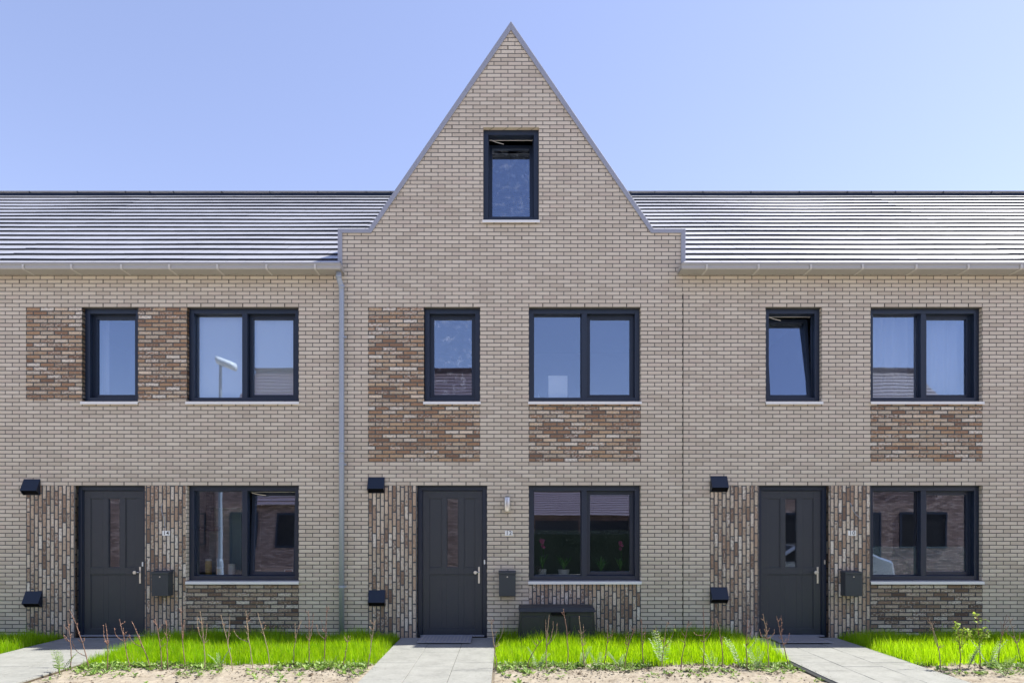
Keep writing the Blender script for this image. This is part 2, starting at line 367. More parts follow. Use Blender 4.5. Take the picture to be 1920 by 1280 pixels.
def shell(house, gable=False):
    b = MB()
    b.box(XL, XL+.12, .16, 9.1, 0, 5.7); b.box(XR-.12, XR, .16, 9.1, 0, 5.7); b.box(XL, XR, 9.1, 9.24, 0, 5.8)
    b.box(XL+.12, XR-.12, .16, 9.1, 2.62, 2.86); b.box(XL+.12, XR-.12, .16, 9.1, 5.42, 5.62)
    b.box(XL+.12, XR-.12, 4.2, 4.3, .03, 2.62); b.box(XL+.12, XR-.12, 3.6, 3.7, 2.86, 5.42)
    b.box(2.1, 2.2, .22, 4.2, .03, 2.62); b.box(2.1, 2.2, .22, 3.6, 2.86, 5.42)
    b.box(XL+.12, XR-.12, .16, 9.1, -.05, .03, 1)
    # inner face of the outer wall around the openings
    for (za, zb, wins) in ((.03, 2.62, ((7*q, 17*q, .03, 2.405), (23*q, 39*q, ZG0, ZG1))), (2.86, 5.42, ((8*q, 16*q, ZU0, ZU1), (23*q, 39*q, ZU0, ZU1)))):
        xs = [XL+.12]+[v for w_ in wins for v in w_[:2]]+[XR-.12]
        for i in range(0, len(xs), 2): b.box(xs[i], xs[i+1], .215, .235, za, zb)
        for (a, c, e, g) in wins:
            if e > za+.01: b.box(a, c, .215, .235, za, e)
            b.box(a, c, .215, .235, g, zb)
    if gable:
        b.box(-.0, 4.5, .235, 4.6, 5.62, 5.66); b.box(.9, 3.6, 3.2, 3.3, 5.66, 7.6)
    b.build('interior_wall', [M['plasterw'], M['wood']], house)

def house_base(name, x0, loc_y=0):
    return empty(name, (x0, loc_y, 0))

def facade(house, ztop, panels, holes, gable=False, weeps=()):
    xs = sorted({XL, XR}|{v for p in panels for v in p[:2]}|{v for h in holes for v in h[:2]})
    zs = sorted({0., ztop}|{v for p in panels for v in p[2:4]}|{v for h in holes for v in h[2:4]})
    inside = lambda r, x, z: r[0] < x < r[1] and r[2] < z < r[3]
    mats = [M['brick'], M['panel'], M['panel_v'], M['panel_d'], M['black']]; mi_of = {'panel': 1, 'panel_v': 2, 'panel_d': 3}
    wmb = MB(); pm = [MB() for _ in panels]
    def what(x, z):
        for h in holes:
            if inside(h, x, z): return 'hole'
        for i, p in enumerate(panels):
            if inside(p, x, z): return i
        return None
    for i in range(len(xs)-1):
        for k in range(len(zs)-1):
            a, b, c, e = xs[i], xs[i+1], zs[k], zs[k+1]
            if b-a < 1e-4 or e-c < 1e-4: continue
            t = what((a+b)/2, (c+e)/2)
            if t == 'hole': continue
            if t is None: wmb.quad((a, 0, c), (b, 0, c), (b, 0, e), (a, 0, e))
            else: pm[t].box(a, b, -.002, .10, c, e)
    def side(x, z):
        t = what(x, z); return mi_of[panels[t][4]] if isinstance(t, int) else 0
    for h in holes:
        zc = (h[2]+h[3])/2
        reveal(wmb, *h, side(h[0]-.01, zc), side(h[1]+.01, zc), side((h[0]+h[1])/2, h[3]+.01), 0, h[2] > .1)
    if gable:
        SL = (9.655-6.40)/(2.258); ax = 2.258
        xl = lambda z: ax-(9.655-z)/SL; xr = lambda z: ax+(9.655-z)/SL
        wa, wb_ = gable
        tz = lambda L0, L1, za, zb: wmb.quad((L0(za), 0, za), (L1(za), 0, za), (L1(zb), 0, zb), (L0(zb), 0, zb))
        tz(xl, xr, 6.40, ZA0); tz(xl, lambda z: wa, ZA0, ZA1); tz(lambda z: wb_, xr, ZA0, ZA1)
        wmb.add([(xl(ZA1), 0, ZA1), (xr(ZA1), 0, ZA1), (ax, 0, 9.655)], [(0, 1, 2)])
        reveal(wmb, wa, wb_, ZA0, ZA1, 0, 0)
        # thickness behind the gable
        wmb.prism([(XL, 5.26), (XL, 6.40), (.02, 6.40), (wa-.05, 6.40), (wa-.05, 5.26)], .14, .26, mi=0)
        wmb.prism([(wb_+.05, 5.26), (wb_+.05, 6.40), (XR, 6.40), (XR, 5.26)], .14, .26, mi=0)
        wmb.prism([(xl(6.40), 6.40), (xl(8.3), 8.3), (wa-.02, 8.3), (wa-.02, 6.40)], .14, .26, mi=0)
        wmb.prism([(wb_+.02, 6.40), (wb_+.02, 8.3), (xr(8.3), 8.3), (xr(6.40), 6.40)], .14, .26, mi=0)
        wmb.prism([(xl(8.3), 8.3), (ax, 9.655), (xr(8.3), 8.3)], .14, .26, mi=0)
        wmb.box(wa-.05, wb_+.05, .14, .26, 5.6, ZA0)
    for (x, z) in weeps:
        r_ = math.floor((z+.03-.0247)/BH); off = .5*(r_ % 2); x = (round(x/BW+off)-off)*BW; z = .0247+r_*BH
        wmb.box(x-.005, x+.005, -.0025, .0, z+.006, z+BH-.006, 4)
    wall = wmb.build('wall', mats, house)
    for p, mb in zip(panels, pm):
        if mb.v:
            mb.build('brick_panel', M[p[4]], house, label=p[5])
    return wall

def gutter(house, xa, xb, brackets):
    g = MB()
    # box gutter: fascia with rolled front lip, soffit back to the wall
    g.prism([(-.25, 5.827), (-.262, 5.822), (-.262, 5.803), (-.25, 5.797), (-.25, 5.748), (-.243, 5.735), (0.0, 5.735), (0.0, 5.75), (-.235, 5.75), (-.235, 5.81)], xa, xb, 'x')
    g.box(xa, xa+.006, -.249, .0, 5.736, 5.82); g.box(xb-.006, xb, -.249, .0, 5.736, 5.82)
    go = g.build('gutter', M['gutter'], house, bevel=.002)
    MB().box(xa, xb, -.268, -.20, 5.822, 5.832).build('drip_edge', M['zinc'], go, bevel=.002)
    for x in brackets:
        if xa < x < xb-.02:
            MB().prism([(-.252, 5.80), (-.268, 5.80), (-.268, 5.745), (-.250, 5.727), (-.003, 5.727), (-.003, 5.7345), (-.244, 5.7345), (-.252, 5.745)], x-.015, x+.015, 'x').build('gutter_bracket', M['white_br'], go)
    return go

def main_roof(house, i0=0, seed=1, x0=XL, x1=XR):
    mb = MB(); c, s = math.cos(TH), math.sin(TH)
    mb.quad((x0, RY0, RZ0-.03), (x1, RY0, RZ0-.03), (x1, RIDGEY, RIDGEZ-.05), (x0, RIDGEY, RIDGEZ-.05), 1) if i0 == 0 else \
        mb.quad((x0, .25, RZ0+.30), (x1, .25, RZ0+.30), (x1, RIDGEY, RIDGEZ-.05), (x0, RIDGEY, RIDGEZ-.05), 1)
    mb.quad((x0, 9.44, RZ0-.03), (x0, RIDGEY, RIDGEZ-.05), (x1, RIDGEY, RIDGEZ-.05), (x1, 9.44, RZ0-.03), 1)
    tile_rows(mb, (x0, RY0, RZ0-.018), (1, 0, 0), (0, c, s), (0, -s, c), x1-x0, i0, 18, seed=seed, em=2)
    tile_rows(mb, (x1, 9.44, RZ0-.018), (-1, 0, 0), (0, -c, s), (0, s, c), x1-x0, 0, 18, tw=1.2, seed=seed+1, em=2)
    r = mb.build('roof', [M['tile'], M['black'], M['tile_edge_shade']], house)
    rc = MB(); ridge_caps(rc, x0, x1, RIDGEY, RIDGEZ+.045, seed=seed)
    rc.build('ridge', M['ridge'], r)
    return r

WEEP = lambda xa, xb, z, n: [(xa+(k+.5)*(xb-xa)/n, z) for k in range(n)]
NW, WW, DR = (8*q, 16*q), (23*q, 39*q), (7*q, 17*q)
HG = [(*DR, 0., 2.405), (*WW, ZG0, ZG1), (*NW, ZU0, ZU1), (*WW, ZU0, ZU1)]
wp = WEEP(*NW, ZU1+.005, 2)+WEEP(*WW, ZU1+.005, 3)+WEEP(*WW, ZG1+.005, 3)+WEEP(*DR, ZG1+.005, 2)
wtop = [(XL+.35+k*.663, 5.63) for k in range(8)]

# --- number 14 (left)
h14 = tag(empty('brick_house', (-7.60, 0, 0)), 'left terraced brick house numbered 14, tall rustic brick band beside its upper windows', 'house', 'brick terraced houses in a row')
facade(h14, 5.80, [(0, NW[0], 3.755, ZU1, 'panel', 'upper panel of rustic brown brick left of narrow window'),
                   (NW[1], WW[0], 3.755, ZU1, 'panel', 'upper panel of rustic brown brick between the two windows'),
                   (0, DR[0], 0, ZG1, 'panel_v', 'upright rustic brick left of the door'),
                   (DR[1], WW[0]-.02, 0, ZG1, 'panel_v', 'upright rustic brick right of the door'),
                   (WW[0]-.02, WW[1], 0, ZG0-.02, 'panel_d', 'dark flat laid brick under ground floor window')],
       HG, weeps=wp+wtop)
shell(h14)
window(h14, *NW, ZU0, ZU1, False)
window(h14, *WW, ZU0, ZU1, True, lab='upper window with pale blinds behind')
window(h14, *WW, ZG0, ZG1, True, tilt=4.5, lab='ground floor window with tilted right sash')
door(h14, *DR, 2.405)
main_roof(h14, 0, 3)
GX = [(k-.25)*.756 for k in range(-1, 9)]
gutter(h14, XL, XR+.055, [wx(px, -.25)+7.60 for px in (44, 134.5, 228, 318, 408, 500, 591)])
dp = MB()
px0 = wx(637, -.06)+7.60
dp.tube([(px0+.0, -.13, 5.74), (px0, -.13, 5.66), (px0+.01, -.10, 5.60), (px0+.028, -.062, 5.54), (px0+.03, -.06, 5.40), (px0+.03, -.06, 3.2), (px0+.03, -.06, .0)], .041, 16)
for zz in (5.64, 5.50, 2.9): dp.tube([(px0+.03 if zz < 5.6 else px0, -.06 if zz < 5.6 else -.13, zz), (px0+.03 if zz < 5.6 else px0, -.06 if zz < 5.6 else -.13, zz+.05)], .046, 16)
dpo = dp.build('downpipe', M['pipe'], h14, smooth=False, bevel=0)
for p in dpo.data.polygons: p.use_smooth = len(p.vertices) == 4
for zz in (4.72, 2.72, .80):
    MB().tube([(px0+.03, -.06, zz), (px0+.03, -.06, zz+.03)], .047, 16).box(px0+.02, px0+.04, -.02, .0, zz, zz+.03).box(px0+.075, px0+.105, -.066, -.054, zz+.002, zz+.028).build('pipe_clamp', M['pipe'], dpo)

# --- number 12 (middle, gabled)
AW = (-.371+2.19, .511+2.19)
h12 = tag(empty('brick_house', (-2.19, 0, 0)), 'middle terraced brick house numbered 12 with tall pointed stepped gable', 'house', 'brick terraced houses in a row')
rnd = random.Random(4)
gw = [(.9+k*.66, 6.29) for k in range(0, 0)]+[(2.258-1.77, 6.70), (2.258+1.77, 6.70), (2.258-1.35, 7.35), (2.258+1.30, 7.35), (2.258-1.02, 8.02), (2.258+1.0, 7.98), (2.258-.5, 8.60), (2.258+.5, 8.60), (2.258, 9.3), (2.06, 6.30), (2.5, 6.30)]
facade(h12, 6.40, [(0, NW[0], 2.785, ZU1, 'panel', 'tall rustic brown brick panel left of and under narrow window'),
                   (NW[0], NW[1], 2.785, ZU0, 'panel', 'rustic brown brick panel directly under narrow window'),
                   (*WW, 2.785, ZU0-.02, 'panel', 'rustic brown brick panel under upper wide window'),
                   (0, DR[0], 0, ZG1, 'panel_v', 'upright rustic brick left of the door'),
                   (*WW, 0, ZG0-.02, 'panel_v', 'upright brick under ground floor window')],
       HG, gable=AW, weeps=wp+gw)
shell(h12, True)
window(h12, *NW, ZU0, ZU1, False, pane_mat='glass_dirty')
window(h12, *WW, ZU0, ZU1, True)
window(h12, *WW, ZG0, ZG1, True, lab='ground floor window with potted plants behind')
window(h12, *AW, ZA0, ZA1, False, tilt=7.5, pane_mat='glass_dirty', lab='attic window tilted open')
door(h12, *DR, 2.405)
main_roof(h12, 2, 11)
# coping along the stepped gable
cp = MB(); ax = 2.258; apex = 9.73
out = [(XL-.048, 5.83), (XL-.048, 6.455), (.005, 6.455), (ax, apex), (2*ax-.005, 6.455), (XR+.035, 6.455), (XR+.035, 5.83)]
inn = [(XL+.022, 5.83), (XL+.022, 6.39), (.045, 6.39), (ax, apex-.135), (2*ax-.045, 6.39), (XR-.035, 6.39), (XR-.035, 5.83)]
for i in range(6):
    ya, yb = -.022, (.75 if i in (0, 1, 4, 5) else .34)
    cp.prism([out[i], out[i+1], inn[i+1], inn[i]], ya, yb)
cp.build('coping', M['zinc'], h12, bevel=.003)
pc = MB()
for bb in ((XL-.03, .20, 0), (2*ax-.2, XR+.018, 1)):
    pc = MB().box(bb[0], bb[1], .01 if 0 else .27, .74, 5.4, 6.385)
    pc.box(*((XL-.03, XL) if not bb[2] else (XR, XR+.018)), .01, .27, 5.4, 6.385); pc.build('parapet_cheek', M['zinc'], h12)
# cross roof behind the gable
cr = MB(); a_ = math.atan2(apex-6.455, ax); L = (apex-6.455)/math.sin(a_)
cr.quad((-.15, .26, 6.15), (ax, .26, apex-.10), (ax, 9.2, apex-.10), (-.15, 9.2, 6.15), 1)
cr.quad((2*ax+.15, .26, 6.15), (2*ax+.15, 9.2, 6.15), (ax, 9.2, apex-.10), (ax, .26, apex-.10), 1)
nr = int(L/G_ROW)
for sgn in (-1, 1):
    o = (ax+sgn*(ax+.08), .30 if sgn < 0 else 9.2, 6.42-.12)
    up = (-sgn*math.cos(a_), 0, math.sin(a_)); nn = (sgn*math.sin(a_), 0, math.cos(a_))
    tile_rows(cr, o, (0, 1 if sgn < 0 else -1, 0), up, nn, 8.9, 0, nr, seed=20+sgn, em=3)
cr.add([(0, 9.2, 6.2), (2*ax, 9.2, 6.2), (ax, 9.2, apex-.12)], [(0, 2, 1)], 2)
cr.build('cross_roof', [M['tile'], M['black'], M['brick'], M['tile_edge_shade']], h12)
ej = MB()
for k in range(86):
    ej.box(XR-.005-.002*(k % 2), XR+.005, -.003, .0, .05+k*BH, .05+(k+1)*BH)
ej.build('expansion_joint', M['black'], h12)

# --- number 10 (right)
h10 = tag(empty('brick_house', (3.216, 0, 0)), 'right terraced brick house numbered 10 with plain brick round its open narrow window', 'house', 'brick terraced houses in a row')
facade(h10, 5.80, [(*WW, 2.785, ZU0-.02, 'panel', 'rustic brown brick panel under upper wide window'),
                   (0, DR[0], 0, ZG1, 'panel_v', 'upright rustic brick left of the door'),
                   (DR[1], WW[0], 0, ZG1, 'panel_v', 'upright rustic brick right of the door'),
                   (*WW, 0, ZG0-.02, 'panel_d', 'dark flat laid brick under ground floor window')],
       HG, weeps=wp+wtop)
shell(h10)
window(h10, *NW, ZU0, ZU1, False, tilt=7.0, lab='narrow upper window tilted open')
window(h10, *WW, ZU0, ZU1, True, lab='upper window with sheer curtains behind')
window(h10, *WW, ZG0, ZG1, True, film_z=wz(1024, .19), lab='ground floor window with frosted lower half')
door(h10, *DR, 2.405)
main_roof(h10, 0, 31)
gutter(h10, XL-.085, XR, [wx(px, -.25)-3.216 for px in (1325, 1422, 1520, 1617, 1717.5, 1815, 1914)])

# neighbours of the terrace just outside the picture (same gabled type as the middle house)
c = copy_tree(h10); c.location.x = -2.19-2*PITCH; c['label'] = 'flat eaved terraced brick house beyond the left edge of the row'
c = copy_tree(h14); c.location.x = -2.19+2*PITCH; c['label'] = 'flat eaved terraced brick house beyond the right edge of the row'

# ------------------------------------------------------------------ fixtures on the facade
def vent_hood(px0, py0, label):
    x = wx(px0); z = wz(py0); wd, ht, pr = .262, .255, .098
    t = tag(empty('vent_hood', (x, 0, z-ht)), label, 'vent hood', 'dark vent hoods on the facade')
    b = MB()
    b.prism([(-.004, ht), (-pr, .075), (-pr-.002, .066), (-.004, ht-.014)], 0, wd, 'x')
    for xx in (0, wd-.006): b.prism([(-.004, ht-.004), (-pr, .07), (-.02, .0), (-.004, 0)], xx+.0005, xx+.0055, 'x')
    b.box(0, wd, -.006, -.001, 0, ht)
    b.build('hood', M['navy'], t, bevel=.0015)
    g = MB()
    for k in range(5): g.box(.008, wd-.008, -.018-k*.012, -.012-k*.012, .012+k*.011, .020+k*.011)
    g.build('grille', M['black'], t)
for a in ((45, 897.7, 'upper vent hood left of the door of the left house'), (48.5, 1107.5, 'lower vent hood near the grass left of the door of the left house'),
          (690.5, 894, 'upper vent hood left of the door of the gabled house'), (692, 1105.6, 'lower vent hood near the grass left of the door of the gabled house'),
          (1332, 892, 'upper vent hood left of the door of the right house'), (1332, 1100, 'lower vent hood near the grass left of the door of the right house')): vent_hood(*a)

def mailbox(cx, label):
    t = tag(empty('mailbox', (cx, 0, .675)), label, 'mailbox', 'grey mailboxes beside the doors')
    MB().box(-.130, .130, -.160, -.001, 0, .335).build('body', M['mail'], t, bevel=.004)
    MB().prism([(-.003, .337), (-.168, .337), (-.170, .375), (-.003, .392)], -.136, .136, 'x').build('lid', M['mail'], t, bevel=.004)
    MB().tube([(0, -.159, .30), (0, -.165, .30)], .010, 14).build('lock', M['steel'], t)
mailbox(-5.406, 'mailbox on upright brick between the door and window of the left house')
mailbox(.010, 'mailbox on plain grey brick below the wall lamp of the gabled house')
mailbox(5.41, 'mailbox on upright brick between the door and window of the right house')

def digits_mesh(txt, size):
    cu = bpy.data.curves.new('digits', 'FONT'); cu.body = txt; cu.size = size; cu.extrude = .0008; cu.align_x = 'CENTER'; cu.align_y = 'CENTER'; cu.offset = .0004; cu.space_character = 1.15
    o = bpy.data.objects.new('digits_tmp', cu); COL.objects.link(o)
    dg = bpy.context.evaluated_depsgraph_get(); me = bpy.data.meshes.new_from_object(o.evaluated_get(dg))
    bpy.data.objects.remove(o); return me
def number_sign(px, txt, label):
    t = tag(empty('house_number_sign', (wx(px), 0, wz(999))), label, 'number sign', 'white house number signs')
    MB().box(-.060, .060, -.010, -.003, -.038, .038).build('plate', M['whitepl'], t, bevel=.002)
    me = digits_mesh(txt, .088); me.name = 'number'; me.materials.clear(); me.materials.append(M['ink'])
    n = bpy.data.objects.new('number', me); COL.objects.link(n); n.parent = t; n.rotation_euler = (R(90), 0, 0); n.location = (0, -.0112, 0)
number_sign(312, '14', 'white number sign reading fourteen beside the left door')
number_sign(954, '12', 'white number sign reading twelve on grey brick under the wall lamp')
number_sign(1597, '10', 'white number sign reading ten beside the right door')

def bell(px, py, label, m='whitepl'):
    b = MB().prism([(-.011, -.030), (-.006, -.036), (.006, -.036), (.011, -.030), (.011, .030), (.006, .036), (-.006, .036), (-.011, .030)], -.012, 0, 'y')
    b.tube([(0, -.012, .008), (0, -.016, .008)], .006, 12)
    tag(b.build('doorbell', M[m], bevel=.0015, loc=(wx(px, FY), FY-.001, wz(py, FY))), label, 'doorbell', 'doorbells on the door frames')
bell(268, 1057, 'white doorbell on the door frame of the left house'); bell(908.5, 1053, 'white doorbell on the door frame of the gabled house'); bell(1546, 1053, 'grey doorbell on the door frame of the right house', 'steel')

t = tag(empty('wall_lamp', (wx(951, -.06), 0, 1.995)), 'brushed metal cylinder wall lamp above the middle number sign', 'wall lamp')
MB().tube([(0, -.065, .0), (0, -.065, .225)], .050, 24).build('shade', M['steel'], t, bevel=.003)
for p in [x for x in bpy.data.objects if x.parent == t][0].data.polygons: p.use_smooth = len(p.vertices) == 4
MB().box(-.03, .03, -.02, -.002, .07, .16).build('bracket', M['steel'], t)
MB().tube([(0, -.065, .2265), (0, -.065, .236)], .036, 20).build('cap', M['black'], t)

# doorbell wires sticking out above the signs
tag(MB().tube([(-5.44, -.004, 2.13), (-5.46, -.012, 2.06), (-5.44, -.02, 1.96), (-5.405, -.015, 1.88), (-5.41, -.006, 1.78), (-5.39, -.012, 1.745)], .004, 6).build('loose_wire', M['pipe']), 'thin grey wire hanging above the leftmost number sign', 'wire', 'loose lamp wires out of the brick')
tag(MB().tube([(wx(1594), -.004, 2.13), (wx(1596), -.02, 2.07), (wx(1599), -.02, 2.0), (wx(1605), -.014, 1.94), (wx(1614), -.02, 1.88)], .004, 6).build('loose_wire', M['pipe']), 'thin grey wire hanging above the rightmost number sign', 'wire', 'loose lamp wires out of the brick')

# doormats
def mat_(x0, label):
    b = MB(); b.box(0, .80, -.62, -.03, .012, .024, 0)
    for k in range(14): b.box(.03+k*.054, .055+k*.054, -.59, -.06, .0245, .028, 1)
    b.ring
    tag(b.build('doormat', [M['zinc'], M['gutter']], bevel=.002, loc=(x0, 0, .012)), label, 'doormat', 'grey doormats on the paths')
mat_(-1.34, 'grey metal edged doormat before the middle door'); mat_(4.07, 'grey doormat before the right door')

# storage chest under the window of the gabled house
t = tag(empty('storage_chest', (wx(1043, -.42), -.36, 0)), 'dark grey resin storage chest standing in the grass under the window', 'storage chest')
def hexa(mb, x0, x1, y0, y1, z0, X0, X1, Y0, Y1, z1, mi=0):
    v = [(x0, y0, z0), (x1, y0, z0), (x0, y1, z0), (x1, y1, z0), (X0, Y0, z1), (X1, Y0, z1), (X0, Y1, z1), (X1, Y1, z1)]
    return mb.add(v, [(0, 2, 3, 1), (4, 5, 7, 6), (0, 1, 5, 4), (2, 6, 7, 3), (0, 4, 6, 2), (1, 3, 7, 5)], mi)
b = MB(); hexa(b, -.585, .585, -.22, .24, .0, -.555, .555, -.24, .25, .475)
for k in range(3): b.box(-.53+k*.36, -.19+k*.36, -.246, -.20, .10, .42)
b.build('body', M['chest'], t, bevel=.008)
b = MB(); hexa(b, -.572, .572, -.262, .26, .478, -.560, .560, -.225, .255, .545); b.build('lid', M['chest'], t, bevel=.012)
MB().prism([(-.10, .455), (-.075, .435), (.11, .435), (.135, .455), (.12, .475), (-.09, .475)], -.268, -.245).build('handle_recess', M['black'], t)

# ------------------------------------------------------------------ behind the glass
bl = lambda x0, x1, lab: tag(MB().box(x0, x1, .243, .247, ZU0-.05, ZU1+.02).box(x0, x1, .237, .256, ZU0-.07, ZU0-.04).build('roller_blind', M['blind']), lab, 'roller blind', 'lowered roller blinds')
bl(-7.60+23*q+.02, -7.60+31*q, 'pale lowered roller blind behind the left pane of upper window of the left house')
bl(-7.60+31*q+.01, -7.60+39*q-.02, 'pale lowered roller blind behind the right pane of upper window of the left house')
def curtain(x0, x1, label, amp=.02, m='sheer', n=60, z0=ZU0-.1, z1=ZU1+.05, y=.38, name='curtain'):
    b = MB(); vs = []
    for i in range(n+1):
        x = x0+(x1-x0)*i/n; yy = y+amp*math.sin(i*.9)+amp*.6*math.sin(i*.37+1)
        vs += [(x, yy, z0), (x, yy, z1)]
    b.add(vs, [(2*i, 2*i+2, 2*i+3, 2*i+1) for i in range(n)])
    o = b.build(name, M[m], smooth=True); sm = o.modifiers.new('s', 'SOLIDIFY'); sm.thickness = .003
    return tag(o, label, 'curtain')
tt = NT('sheer_curtain'); df = tt.n('BsdfDiffuse', {0: (.78, .80, .86, 1)}); tr = tt.n('BsdfTransparent'); mx = tt.n('MixShader', {0: .5})
tt.t.links.new(tr.outputs[0], mx.inputs[1]); tt.t.links.new(df.outputs[0], mx.inputs[2]); M['sheer'] = tt.fin(mx.outputs[0])
curtain(3.216+23*q, 3.216+39*q, 'sheer white curtain behind upper wide window of the right house', .03)
curtain(-7.60+8*q+.05, -7.60+8*q+.20, 'narrow pale curtain strip behind narrow upper window of the left house', .01, n=16)
# white board and desk lamp in upper room of 12
t = tag(empty('white_board', (wx(1046, .26), .255, 2.86)), 'white rectangular panel standing behind upper wide window of the gabled house', 'panel')
MB().box(-.155, .155, 0, .02, .6, wz(704, .26)-2.86).build('face', M['whitepl'], t, bevel=.004)
MB().box(-.03, .03, .02, .05, 0, .6).build('stand', M['whitepl'], t)
t = tag(empty('desk_lamp', (wx(1008, .3), .31, 3.60)), 'white angled desk lamp low behind upper window of the gabled house', 'desk lamp')
MB().tube([(0, 0, 0), (.02, 0, .30), (.12, 0, .05)], .022, 8).build('arm', M['whitepl'], t); MB().tube([(0, 0, -.02), (0, 0, .0)], .07, 16).build('base', M['whitepl'], t)
tag(MB().box(wx(1000, .5)-.2, wx(1062, .5)+.3, .4, 1.0, 3.54, 3.58).box(wx(1000, .5)-.18, wx(1000, .5)-.13, .45, .5, 2.86, 3.54).box(wx(1062, .5)+.22, wx(1062, .5)+.27, .45, .5, 2.86, 3.54).build('desk', M['wood']), 'wooden desk behind upper wide window of the gabled house', 'desk')

# plants on the inner sill of 12
tag(MB().box(-2.19+23*q-.02, -2.19+39*q+.02, .236, .50, .925, .955).build('inner_sill', M['whitepl']), 'white inner window sill carrying plant pots in the gabled house', 'window sill')
def pot_plant(px, pot, r, h, kind, label, seed):
    rn = random.Random(seed); y = .345; t = tag(empty('potted_plant', (wx(px, y), y, .955)), label, 'potted plant', 'potted plants on the sill of the gabled house')
    MB().lathe([(r*.7, 0), (r*.95, h*.5), (r, h), (r*.88, h), (r*.8, h*.85)], n=20).build('pot', M[pot], t, smooth=False, bevel=.002)
    b = MB()
    for k in range(26 if kind == 'bush' else 11):
        an = rn.uniform(0, 6.28); ln = rn.uniform(.10, .24) if kind == 'bush' else rn.uniform(.2, .36); sp = rn.uniform(.2, .9) if kind == 'bush' else rn.uniform(.2, .55)
        wd = .016 if kind == 'bush' else .014
        pr = None
        for j in range(6):
            s = j/5; rr = sp*ln*s**1.3; zz = h+ln*s-(.25*ln*s*s if kind != 'bush' else 0)
            c = Vector((math.cos(an)*rr, math.sin(an)*rr, zz)); ww = wd*math.sin(math.pi*min(.97, s*.9+.1)); d = Vector((-math.sin(an), math.cos(an), 0))*ww
            if pr: b.quad(pr[0], pr[1], tuple(c+d), tuple(c-d))
            pr = (tuple(c-d), tuple(c+d))
    b.build('leaves', M['leafy'], t)
    if kind == 'orchid':
        f = MB(); f.tube([(0, 0, h), (.02, 0, h+.25), (.0, -.02, h+.42)], .004, 6)
        f.build('stem', M['leafy'], t); f = MB()
        for k in range(7):
            cx, cz = rn.uniform(-.035, .035), h+.36+rn.uniform(-.02, .12)
            for m in range(5):
                a = m*1.2566; f.tube([(cx, -.03, cz), (cx+.016*math.cos(a), -.036, cz+.016*math.sin(a)), (cx+.026*math.cos(a), -.03, cz+.026*math.sin(a))], [.003, .010, .003], 5)
        f.build('flowers', M['pink'], t)
pot_plant(1017, 'whitepl', .07, .11, 'orchid', 'pink orchid in white pot, leftmost on the sill', 1)
pot_plant(1057, 'whitepl', .095, .105, 'bush', 'bushy green plant in broad white pot left of the window post', 2)
pot_plant(1127, 'whitepl', .09, .07, 'bush', 'green plant in low white bowl right of the window post', 3)
pot_plant(1163, 'terra', .075, .08, 'orchid', 'pink orchid in terracotta pot at the right end of the sill', 4)
# round window sticker with a slanted Z mark
st = MB(); sc_ = (wx(1010, .17), .1725-.001, wz(1066, .17))
def arc_ring(mb, r0, r1, n=28):
    vs = []
    for k in range(n):
        a = 2*math.pi*k/n; vs += [(r0*math.cos(a), 0, r0*math.sin(a)), (r1*math.cos(a), 0, r1*math.sin(a))]
    mb.add(vs, [(2*k, 2*k+1, (2*k+3) % (2*n), (2*k+2) % (2*n)) for k in range(n)])
arc_ring(st, .040, .050); st.prism([(-.022, .022), (.024, .022), (.024, .014), (-.006, -.014), (.022, -.014), (.022, -.022), (-.026, -.022), (-.026, -.015), (.004, .014), (-.022, .014)], -.001, .0)
tag(st.build('window_sticker', M['ink'], loc=sc_), 'round black sticker in lower left corner of ground floor window of the middle house', 'sticker')

# jars and picture in the kitchen of 14
k0 = -7.60
tag(MB().box(k0+23*q-.02, k0+39*q+.02, .236, .75, .91, .95).build('worktop', M['plasterw']), 'pale worktop behind ground window of the left house', 'worktop')
def jar(px, y, r, h, m, lab, lid=True):
    t = tag(empty('storage_jar', (wx(px, y), y, .95)), lab, 'jar', 'jars on the worktop of the left house')
    MB().lathe([(r*.9, 0), (r, .01), (r, h*.9), (r*.9, h)], n=18).build('body', M[m], t, smooth=False)
    MB().lathe([(r*.95, h+.001), (r, h+.006), (r, h+.03), (r*.5, h+.036)], n=18).build('lid', M['white'], t)
jar(391, .34, .052, .25, 'yellow', 'tall yellow jar behind left pane of ground floor window of the left house'); jar(411, .36, .045, .12, 'yellow', 'short yellow jar between tall jar and white jar'); jar(435, .36, .06, .17, 'whitepl', 'white jar left of the window post of the left house')
t = tag(empty('picture_frame', (wx(541, .35), .35, .952)), 'small white picture frame at right end of ground floor window of the left house', 'picture frame')
MB().ring(-.068, .068, 0, .11, .012, .012, .012, .012, 0, .012).build('border', M['whitepl'], t); MB().box(-.056, .056, .004, .010, .012, .098).build('picture', M['terra'], t)
tag(MB().box(k0+23*q-.3, k0+23*q+.28, 1.5, 1.55, .03, 2.1).build('kitchen_cupboard', M['mint'], bevel=.004), 'mint green tall cupboard inside ground floor of the left house', 'cupboard')
tag(MB().box(wx(382, 1.2), wx(410, 1.2), 1.0, 1.3, 1.68, 1.76).box(wx(390, 1.2), wx(400, 1.2), 1.1, 1.25, 1.76, 2.6).build('cooker_hood', M['ink'], bevel=.004), 'black cooker hood inside ground floor of the left house', 'cooker hood')

